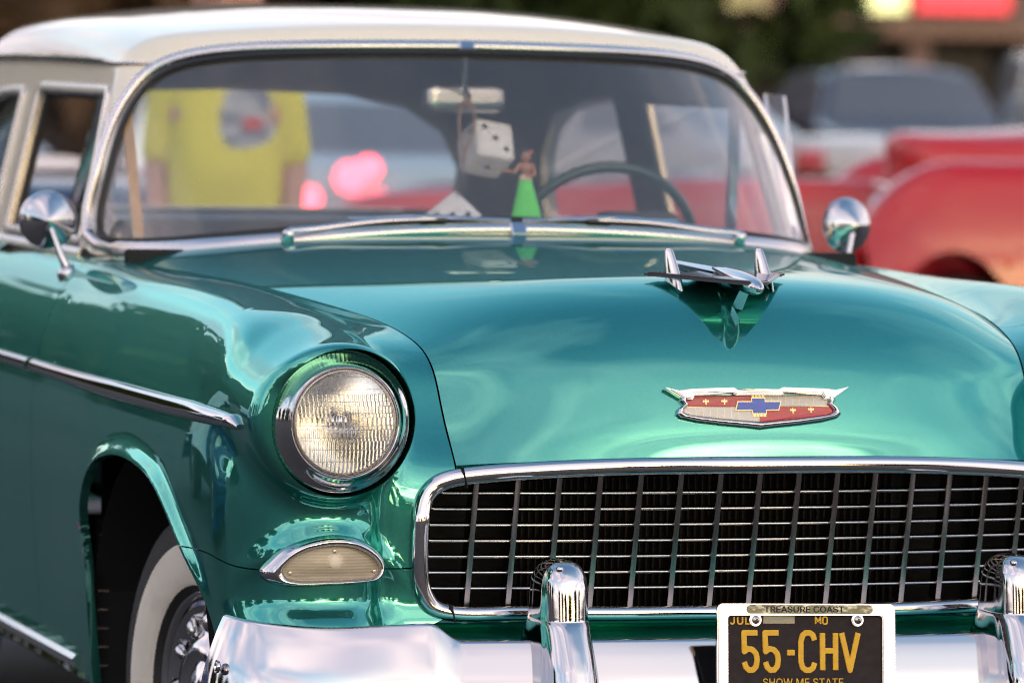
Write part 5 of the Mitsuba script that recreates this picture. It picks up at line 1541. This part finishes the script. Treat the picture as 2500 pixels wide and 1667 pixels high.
# ------------------------------------------------------------------ shops across the lot
TANW = principled('tan_render', proc(lambda p, n, uv: mix((0.16, 0.10, 0.085), (0.22, 0.145, 0.12), fbm(p.x * 0.5, p.y * 0.5, p.z * 2.0))), 0.8)
TAN2 = principled('tan_light_render', (0.24, 0.15, 0.10), 0.8)
DARKW = principled('shop_dark', (0.020, 0.013, 0.012), 0.4)
BR = np.stack([np.array([R2[0], R2[1], 0]), np.array([F2[0], F2[1], 0]), np.array([0, 0, 1.0])], 1)
BO = np.array([-2.89, -7.92, 0]) + 180 * np.array([F2[0], F2[1], 0])      # local x to the right, y away, z up


def shop(m):
    return moved(m, BO, BR)


b = 'shop_building'
put(b + '__fascia', shop(rbox(44, 2.5, 4.4, 0.05, (27.4, 3.0, 2.72 + 2.2))), TANW, False)
put(b + '__fascia_trim', shop(rbox(44.2, 2.7, 0.38, 0.05, (27.4, 2.9, 2.95))), TAN2, False)
put(b + '__roof', shop(rbox(46, 22, 0.4, 0.05, (27.4, 13, 7.2))), DARKW, False)
put(b + '__wall', shop(rbox(44, 0.3, 7, 0.02, (27.4, 7.0, 3.4))), DARKW, False)
for i, x in enumerate((6.0, 10.55, 14.3, 18.2, 22.0, 26.0, 30.0, 34.0)):
    put(b + '__column', shop(rbox(0.85, 0.85, 2.9, 0.04, (x, 2.6, 1.35))), TANW, False)
    put(b + '__shop_window', shop(rbox(2.9, 0.1, 2.2, 0.02, (x + 2.0, 6.78, 1.15))), principled('shop_glass', (0.01, 0.008, 0.008), 0.2), False)
    put(b + '__shop_window__mullion', shop(rbox(0.12, 0.12, 2.2, 0.02, (x + 2.0, 6.70, 1.15))), TANW, False)
SIGNS = [('sign_board', (7.9, 4.28), 2.0, (0.20, 0.16, 0.07), 'dim yellow lightbox sign on the shop fascia'), ('sign_board_001', (12.1, 4.28), 3.45, (0.95, 0.92, 0.40), 'glowing yellow lightbox sign on the shop fascia'), ('sign_board_002', (15.75, 4.32), 3.45, (0.85, 0.055, 0.07), 'glowing red lightbox sign on the shop fascia')]
for kk, (x, z), w_, c, lab in SIGNS:
    put(kk + '__case', shop(rbox(w_, 0.35, 1.36, 0.12, (x, 1.56, z - 0.02))), TAN2)
    put(kk + '__face', shop(rbox(w_ - 0.14, 0.06, 1.22, 0.25, (x, 1.36, z - 0.02))), principled(kk + '_face', tuple(min(0.5, v * 0.45) for v in c), 0.5))
    scene[kk + '__face']['emitter'] = {'type': 'area', 'radiance': rgb(*[v * 0.115 for v in c])}
    tag(kk, lab, 'sign', 'lightbox signs on the shops')
tag(b, 'low row of shops with a tan fascia over dark windows', 'building')

# ------------------------------------------------------------------ trees
BARK = principled('bark', proc(lambda p, n, uv: mix((0.035, 0.026, 0.02), (0.08, 0.06, 0.045), fbm(p.x * 6, p.y * 6, p.z * 1.2))), 0.9)


def leafmat(name, a, b_):
    scene['m_' + name] = {'type': 'twosided', 'b': {'type': 'principled', 'base_color': proc(lambda p, n, uv: mix(a, b_, noise(p.x * 1.3, p.y * 1.3, p.z * 1.3))), 'roughness': 0.75, 'specular': 0.2}}
    return 'm_' + name


LEAF = [leafmat('leaf_dark', (0.020, 0.035, 0.010), (0.05, 0.075, 0.02)), leafmat('leaf_brown', (0.055, 0.034, 0.018), (0.11, 0.065, 0.035))]
TREE_N = [0]


def tree(x, y, H, crown_r, kind, label, nleaf=2600, base=None):
    key = 'tree' + (f'_{TREE_N[0]:03d}' if TREE_N[0] else ''); TREE_N[0] += 1
    r_ = np.random.default_rng(100 + TREE_N[0])
    z0 = GROUND
    tk = H * 0.035
    trunk = [tube([[x, y, z0 - 0.1], [x + r_.normal(0, 0.1), y + r_.normal(0, 0.1), z0 + H * 0.3], [x + r_.normal(0, 0.2), y + r_.normal(0, 0.2), z0 + H * 0.75]], np.linspace(tk, tk * 0.35, 10), 9, 10)]
    cl = []
    for i in range(13):
        an = r_.uniform(0, 2 * np.pi); ph = i / 13 + r_.uniform(0.0, 0.1)
        c = np.array([x + crown_r * 0.62 * math.cos(an) * math.sqrt(r_.uniform(0.1, 1)), y + crown_r * 0.62 * math.sin(an) * math.sqrt(r_.uniform(0.1, 1)), z0 + H * (0.06 + 0.80 * ph)])
        cl.append((c, crown_r * r_.uniform(0.36, 0.58)))
        trunk.append(tube([[x, y, z0 + H * r_.uniform(0.25, 0.5)], (np.array([x, y, z0 + H * 0.45]) + c) / 2 + [0, 0, 0.1 * H * r_.uniform(0, 0.3)], c], np.linspace(tk * 0.4, tk * 0.08, 6), 6, 6))
    put(key + '__trunk', cat(*trunk), BARK, 50)
    P, Q = [], []
    pick = r_.integers(0, len(cl), nleaf)
    cc = np.array([c for c, _ in cl])[pick]; rr = np.array([q for _, q in cl])[pick]
    d = r_.normal(size=(nleaf, 3)); d /= np.linalg.norm(d, axis=1, keepdims=True)
    pos = cc + d * (rr * r_.uniform(0.35, 1.0, nleaf) ** 0.6)[:, None] * [1, 1, 0.8]
    a = r_.normal(size=(nleaf, 3)); a /= np.linalg.norm(a, axis=1, keepdims=True)
    b_ = np.cross(a, r_.normal(size=(nleaf, 3))); b_ /= np.linalg.norm(b_, axis=1, keepdims=True)
    s = (crown_r * 0.115 * r_.uniform(0.6, 1.4, nleaf))[:, None]
    V = np.stack([pos - a * s, pos + b_ * s * 0.55, pos + a * s, pos - b_ * s * 0.55], 1).reshape(-1, 3)
    put(key + '__crown', tm(V, np.arange(nleaf * 4).reshape(-1, 4)), LEAF[kind], False)
    tag(key, label, 'tree', 'trees round the parking lot')


ORD = ['first', 'second', 'third', 'fourth', 'fifth', 'sixth']
for i, (px, D, H, cr) in enumerate([(-260, 74, 9, 4.2), (60, 62, 8, 3.6), (330, 80, 10, 4.6)]):
    q = polar(px, D)
    tree(q[0], q[1], H, cr, 1, f'brownish tree above the left end of the cream roof, {ORD[i]} of three from the left')
for i, (px, D, H, cr) in enumerate([(560, 100, 12, 5.0), (760, 92, 10, 4.6), (1050, 84, 11, 4.8), (1180, 110, 12, 5.2), (1330, 76, 9, 4.0), (1500, 84, 11, 4.4)]):
    q = polar(px, D)
    tree(q[0], q[1], H, cr, 0, f'dark green tree rising behind the cream roof, {ORD[i]} of six from the left')
TL = 'dark tree standing in the row to the left of the teal car'
for i, (x, y, H, cr) in enumerate([(-11, 46, 9.5, 4.6), (-16, 60, 11, 5.4), (-9, 72, 11, 5.2), (-24, 76, 12.5, 6.2), (-14, 92, 13, 6.2), (-34, 2, 8, 4.2), (-36, 12, 9, 4.6), (-33, 22, 8, 4.4), (-37, 33, 10, 5.0), (-30, 44, 9, 4.6), (-35, -8, 9, 4.6)]):
    tree(x, y, H, cr, 0, TL, 2000)
TB = 'dark tree standing behind the photographer'
for i, (x, y, H, cr) in enumerate([(-24, -36, 9, 4.6), (-13, -42, 8, 4.2), (-2, -46, 9, 4.8), (10, -43, 8, 4.4), (22, -40, 10, 5.0), (34, -30, 9, 4.6)]):
    tree(x, y, H, cr, 0, TB, 2000)

# ------------------------------------------------------------------ things hung and stood in the windshield
DA = np.array([[0.9742, 0.1527, -0.1665], [0.0592, 0.5386, 0.8405], [-0.2180, 0.8286, -0.5156]])     # edges of the upper die
DL = 0.088


def die(key, centre, axes, L, faces, label):
    r = 0.011
    corners = [m3.Manifold.sphere(r, 24).translate(list(map(float, s * (L / 2 - r)))) for s in np.array(np.meshgrid([-1, 1], [-1, 1], [-1, 1])).reshape(3, -1).T]
    w = m3.Manifold.batch_hull(corners).refine_to_length(0.004).to_mesh()
    v = w.vert_properties[:, :3].astype(float)
    v = v * (1 + 0.020 * (meshkit.noise(v * 190) - 0.5))[:, None]
    B = axes / np.linalg.norm(axes, axis=1, keepdims=True)
    u_, _, v_ = np.linalg.svd(B); B = u_ @ v_
    put(key + '__cube', tm(v @ B + centre, w.tri_verts if np.linalg.det(B) > 0 else w.tri_verts[:, ::-1]), WHITE, True)
    lay = {1: [(0, 0)], 3: [(-0.26, 0.26), (0, 0), (0.26, -0.26)], 4: [(-0.25, -0.25), (0.25, 0.25), (-0.25, 0.25), (0.25, -0.25)], 2: [(-0.25, 0.25), (0.25, -0.25)], 5: [(0, 0), (-0.26, -0.26), (0.26, 0.26), (-0.26, 0.26), (0.26, -0.26)], 6: [(x, y) for x in (-0.25, 0.25) for y in (-0.28, 0, 0.28)]}
    for ax, sg, num in faces:
        n = B[ax] * sg; e1, e2 = B[(ax + 1) % 3], B[(ax + 2) % 3]
        for (a, b) in lay[num]:
            put(key + '__dot', lathe([(0, 0.0018), (0.0045, 0.0016), (0.0062, 0.0006), (0.0066, -0.0015)], 20, centre + n * (L / 2) * 1.002 + (e1 * a + e2 * b) * L, n), INK, 60)
    tag(key, label, 'fuzzy die', 'pair of plush dice')


VX = np.array([0.0532, 2.05, 1.2319])
die('plush_die', VX + DL / 2 * DA.sum(0), DA, DL, [(2, -1, 3), (1, -1, 1), (0, -1, 2), (2, 1, 4), (1, 1, 6), (0, 1, 5)], 'white plush die hanging below the rear-view mirror')
D2 = rot([0, 0, 1], 38) @ rot([1, 0, 0], 36) @ rot([0, 1, 0], 40)
die('plush_die_001', np.array([0.0145, 2.075, 1.083]), D2.T, DL, [(0, 1, 4), (0, -1, 3), (1, 1, 5), (1, -1, 1), (2, 1, 2), (2, -1, 6)], 'white plush die sitting low behind the wipers')
bead = []
LOOP1 = spline([[0.028, 2.052, 1.345], [0.014, 2.045, 1.322], [0.0105, 2.045, 1.288], [0.013, 2.045, 1.262], [0.020, 2.045, 1.240]], 22)
LOOP2 = spline([[0.030, 2.052, 1.343], [0.040, 2.045, 1.318], [0.0435, 2.045, 1.290], [0.037, 2.045, 1.262], [0.024, 2.045, 1.236], [0.0205, 2.045, 1.214]], 26)
LOOP3 = spline([[0.028, 2.05, 1.340], [0.024, 2.044, 1.33], [0.031, 2.043, 1.325], [0.034, 2.05, 1.338]], 10)
for P in (LOOP1, LOOP2, LOOP3):
    for p in P:
        s = trimesh.creation.icosphere(1, 0.0037)
        bead.append(tm(s.vertices + p, s.faces))
BEADM = principled('wooden_bead', proc(lambda p, n, uv: mix((0.16, 0.09, 0.06), (0.36, 0.22, 0.15), noise(p.x * 260, p.y * 260, p.z * 260))), 0.4)
put('bead_string__beads', cat(*bead), BEADM, True)
labels['bead_string__beads'] = {'label': 'small brown beads', 'kind': 'stuff'}
put('bead_string__cord', tube([[0.0205, 2.046, 1.214], [0.0185, 2.048, 1.19], [0.0145, 2.052, 1.165], [0.0125, 2.058, 1.140]], 0.0013, 6, 16), GREYV)
put('bead_string__cord', tube([[0.0225, 2.047, 1.214], [0.0275, 2.052, 1.18], [0.0265, 2.06, 1.150]], 0.0013, 6, 16), GREYV)
tag('bead_string', 'string of small brown beads looped over the mirror stem', 'beads')

# little dancer on the dashboard
HB = np.array([0.098, 1.865, 1.056])
hd_ = 'dancer_figurine'
hs0 = 0.194
hs = 0.115
HB2 = HB + np.array([0.0, 0.0, 0.645 * (hs0 - hs)])


def hp(x, y, z):
    return HB2 + np.array([x, y, z]) * hs


SKIN = principled('painted_skin', (0.34, 0.145, 0.075), 0.45, clearcoat=0.5)
HAIRB = principled('painted_hair', (0.012, 0.010, 0.010), 0.4)
GREEN = principled('green_skirt', (0.10, 0.66, 0.10), 0.55, two=True)
PINK = principled('flower_pink', (0.65, 0.12, 0.12), 0.5)
LEI = principled('cream_band', (0.62, 0.48, 0.34), 0.6)
bones = [(hp(0, 0, 0.62), 0.085 * hs, hp(0, 0, 0.72), 0.07 * hs), (hp(0, 0, 0.72), 0.07 * hs, hp(0.0, 0, 0.86), 0.10 * hs), (hp(-0.10, 0, 0.90), 0.045 * hs, hp(0.10, 0, 0.90), 0.045 * hs), (hp(0, 0, 0.88), 0.045 * hs, hp(0, 0, 0.98), 0.036 * hs),
         (hp(0, 0.0, 1.04), 0.088 * hs, hp(0, -0.012, 1.09), 0.082 * hs), (hp(-0.12, 0, 0.89), 0.040 * hs, hp(-0.21, -0.03, 0.78), 0.032 * hs), (hp(-0.21, -0.03, 0.78), 0.031 * hs, hp(-0.33, -0.07, 0.80), 0.024 * hs),
         (hp(0.12, 0, 0.89), 0.040 * hs, hp(0.165, -0.02, 0.74), 0.032 * hs), (hp(0.165, -0.02, 0.74), 0.031 * hs, hp(0.06, -0.12, 0.72), 0.024 * hs)]
for i, (dx_, dz_) in enumerate(((-0.075, 0.035), (-0.085, 0.018), (-0.085, 0.0), (-0.075, -0.016))):
    bones.append((hp(-0.34, -0.075, 0.80), 0.014 * hs, hp(-0.34 + dx_, -0.085, 0.80 + dz_), 0.009 * hs))
    bones.append((hp(0.05, -0.125, 0.72), 0.014 * hs, hp(0.05 + dx_ * 0.9, -0.14, 0.72 + dz_), 0.009 * hs))
bones += [(hp(-0.33, -0.072, 0.80), 0.013 * hs, hp(-0.35, -0.08, 0.85), 0.010 * hs), (hp(0.06, -0.12, 0.72), 0.013 * hs, hp(0.04, -0.13, 0.77), 0.010 * hs), (hp(0, -0.085, 1.055), 0.016 * hs, hp(0, -0.10, 1.035), 0.012 * hs),
          *[(HB + np.array([k * 0.007, 0, 0.004]), 0.006, hp(k * 0.05, 0, 0.64), 0.007) for k in (-1, 1)], *[(HB + np.array([k * 0.007, -0.008, 0.004]), 0.005, HB + np.array([k * 0.007, 0.003, 0.004]), 0.006) for k in (-1, 1)]]
put(hd_ + '__body', body_from_balls(bones, edge=0.0022, smooth_it=8), SKIN, True)
tt = np.linspace(0, 2 * np.pi, 120, endpoint=False)
sk = []
for z, r in ((0.655, 0.062), (0.60, 0.075), (0.45, 0.108), (0.25, 0.152), (0.05, 0.198), (0.045, 0.18)):
    rr = (r + 0.012 * np.sin(tt * 14) * (0.645 - z) * 1.6) * hs0
    sk.append(np.c_[HB[0] + (0.0 + 0.05 * (0.645 - z)) * hs0 + rr * np.cos(tt), HB[1] + rr * np.sin(tt) * 0.85, np.full(120, HB[2] + z * hs0)])
put(hd_ + '__skirt', patch(np.stack(sk, 1), wrap_u=True), GREEN, 50, label='bright green skirt')
put(hd_ + '__waistband', patch(np.stack([np.c_[HB[0] + r * hs0 * np.cos(tt), HB[1] + r * hs0 * np.sin(tt), np.full(120, HB[2] + z * hs0)] for r, z in ((0.055, 0.64), (0.068, 0.65), (0.064, 0.69), (0.05, 0.70))], 1), wrap_u=True), LEI, 50)
hair = body_from_balls([(hp(0, 0.03, 1.11), 0.092 * hs, hp(0, 0.06, 0.98), 0.075 * hs), (hp(0, 0.06, 0.98), 0.075 * hs, hp(0, 0.09, 0.84), 0.05 * hs), (hp(0, -0.01, 1.145), 0.075 * hs, hp(0, 0.04, 1.13), 0.085 * hs)], edge=0.003, smooth_it=4)
put(hd_ + '__hair', hair, HAIRB, True)
for i in range(5):
    a = 2 * np.pi * i / 5
    put(hd_ + '__flower_petal', moved(trimesh.creation.icosphere(1, 0.017 * hs), hp(0.085 + 0.02 * math.cos(a), -0.02, 1.135 + 0.02 * math.sin(a))), PINK, True)
put(hd_ + '__base', lathe([(0, 0.004), (0.022, 0.004), (0.026, 0.0), (0.026, -0.003)], 40, HB, (0, 0, 1)), HAIRB, 40)
tag(hd_, 'small dancer figurine in a bright green skirt on the dashboard', 'figurine')

# ------------------------------------------------------------------ the person in the yellow shirt, behind the car
PB = np.array([0.985, 8.065, GROUND])
ang = rot([0, 0, 1], -17)          # faces the camera


def P_(x, y, z):
    return PB + ang @ np.array([x, y, z])


PSK = principled('person_skin', proc(lambda p, n, uv: mix((0.36, 0.19, 0.14), (0.44, 0.25, 0.18), noise(p.x * 20, p.y * 20, p.z * 20))), 0.55)
B = [(P_(0, 0.0, 1.45), 0.06, P_(0, -0.01, 1.56), 0.055), (P_(0, 0.0, 1.64), 0.092, P_(0, -0.015, 1.72), 0.098), (P_(0, -0.04, 1.60), 0.055, P_(0, -0.03, 1.64), 0.07),
     (P_(0, -0.105, 1.665), 0.016, P_(0, -0.118, 1.64), 0.014), (P_(-0.095, 0, 1.66), 0.018, P_(-0.097, 0.012, 1.69), 0.02), (P_(0.095, 0, 1.66), 0.018, P_(0.097, 0.012, 1.69), 0.02)]
for s in (-1, 1):
    sh, el, wr = P_(0.180 * s, 0.0, 1.40), P_(0.222 * s, 0.02, 1.14), P_(0.212 * s, -0.05, 0.90)
    B += [(sh, 0.058, el, 0.043), (el, 0.043, wr, 0.030), (wr, 0.030, P_(0.218 * s, -0.06, 0.84), 0.036)]
    hnd = P_(0.215 * s, -0.065, 0.82)
    for i, (dy, ln) in enumerate(((-0.032, 0.075), (-0.011, 0.085), (0.010, 0.080), (0.030, 0.062))):
        k0 = P_(0.216 * s, -0.065 + dy, 0.80); k1 = P_(0.208 * s, -0.075 + dy, 0.80 - ln * 0.55); k2 = P_(0.196 * s, -0.085 + dy, 0.80 - ln)
        B += [(hnd, 0.016, k0, 0.0105), (k0, 0.0105, k1, 0.0095), (k1, 0.0095, k2, 0.0085)]
    B += [(P_(0.212 * s, -0.09, 0.835), 0.016, P_(0.195 * s, -0.118, 0.80), 0.011), (P_(0.195 * s, -0.118, 0.80), 0.011, P_(0.188 * s, -0.125, 0.77), 0.009)]
    B += [(P_(0.10 * s, 0, 0.90), 0.095, P_(0.105 * s, -0.01, 0.52), 0.062), (P_(0.105 * s, -0.01, 0.52), 0.060, P_(0.11 * s, 0.02, 0.12), 0.042), (P_(0.11 * s, 0.03, 0.06), 0.04, P_(0.125 * s, -0.13, 0.045), 0.036)]
B += [(P_(-0.15, 0, 1.38), 0.075, P_(0.15, 0, 1.38), 0.075), (P_(-0.09, 0, 0.95), 0.11, P_(0.09, 0, 0.95), 0.11), (P_(-0.10, 0, 1.30), 0.10, P_(0.10, 0, 1.30), 0.10), (P_(-0.08, 0, 1.1), 0.105, P_(0.08, 0, 1.1), 0.105)]
put('person__body', body_from_balls(B, edge=0.022, smooth_it=6), PSK, True)


def shirt_col(p, n, uv):
    base = mix((0.56, 0.53, 0.035), (0.64, 0.60, 0.05), noise(p.x * 9, p.y * 9, p.z * 5))
    u = (p.x - 1.045) * 0.957 - (p.y - 8.02) * 0.29
    w = p.z - 1.245
    wob = fbm(p.x * 16, p.y * 16, p.z * 16) - 0.5
    r = dr.sqrt(dr.square(u / 0.095) + dr.square((w + 0.012) / 0.112)) + wob * 0.5
    ink = mix((0.13, 0.15, 0.20), (0.34, 0.36, 0.38), smoothstep(0.35, 0.65, noise(p.x * 26 + 3, p.y * 26, p.z * 26)))
    redm = smoothstep(0.045, 0.025, dr.sqrt(dr.square(u - 0.022) + dr.square((w + 0.028) * 1.6)))
    ink = mix(ink, (0.45, 0.05, 0.05), redm)
    back = n.y
    return mix(base, ink, smoothstep(1.05, 0.85, r) * dr.select(back < 0.0, 1.0, 0.0))


SHIRT = principled('yellow_shirt', proc(shirt_col), 0.85)
S_ = [(P_(-0.155, 0.0, 1.395), 0.078, P_(0.155, 0.0, 1.395), 0.078), (P_(-0.06, 0, 1.47), 0.07, P_(0.06, 0, 1.47), 0.07)]
for s in (-1, 1):
    S_ += [(P_(0.178 * s, 0.0, 1.39), 0.072, P_(0.214 * s, 0.012, 1.185), 0.060)]
HULL = [[(P_(-0.09, 0, 1.38), 0.10), (P_(0.09, 0, 1.38), 0.10), (P_(-0.065, -0.015, 1.12), 0.112), (P_(0.065, -0.015, 1.12), 0.112), (P_(-0.075, 0, 0.955), 0.105), (P_(0.075, 0, 0.955), 0.105)]]
shirt = body_from_balls(S_, edge=0.03, smooth_it=5, hull=HULL)
sv = np.array(shirt.vertices)
sv += (meshkit.fbm(sv * [9, 9, 4], 3)[:, None] - 0.5) * 0.022 * (sv - PB) / np.maximum(np.linalg.norm(sv - PB, axis=1, keepdims=True), 1e-3)
put('person__shirt', tm(sv, shirt.faces), SHIRT, True, label='yellow t-shirt with a grey and red print')
sh = [(P_(-0.10, 0, 0.92), 0.118, P_(0.10, 0, 0.92), 0.118)]
for s in (-1, 1):
    sh.append((P_(0.10 * s, 0, 0.88), 0.112, P_(0.115 * s, -0.01, 0.50), 0.088))
put('person__shorts', body_from_balls(sh, edge=0.035, smooth_it=5), principled('navy_shorts', (0.03, 0.035, 0.06), 0.9), True)
for s in (-1, 1):
    put('person__shoe', body_from_balls([(P_(0.11 * s, 0.04, 0.055), 0.052, P_(0.128 * s, -0.15, 0.045), 0.046)], edge=0.02, smooth_it=3), principled('shoe_grey', (0.2, 0.2, 0.2), 0.8), True)
    put('person__eye', moved(trimesh.creation.icosphere(2, 0.012), P_(0.035 * s, -0.098, 1.69)), WHITE, True)
put('person__hair', body_from_balls([(P_(0, 0.02, 1.765), 0.085, P_(0, 0.05, 1.70), 0.085), (P_(-0.03, -0.03, 1.785), 0.065, P_(0.03, -0.03, 1.785), 0.065)], edge=0.02, smooth_it=4), HAIRB, True)
tag('person', 'person in a yellow t-shirt standing behind the car, arms hanging down', 'person')
tag(CAR, 'teal and cream vintage sedan with a chrome grille, filling the picture', 'car')
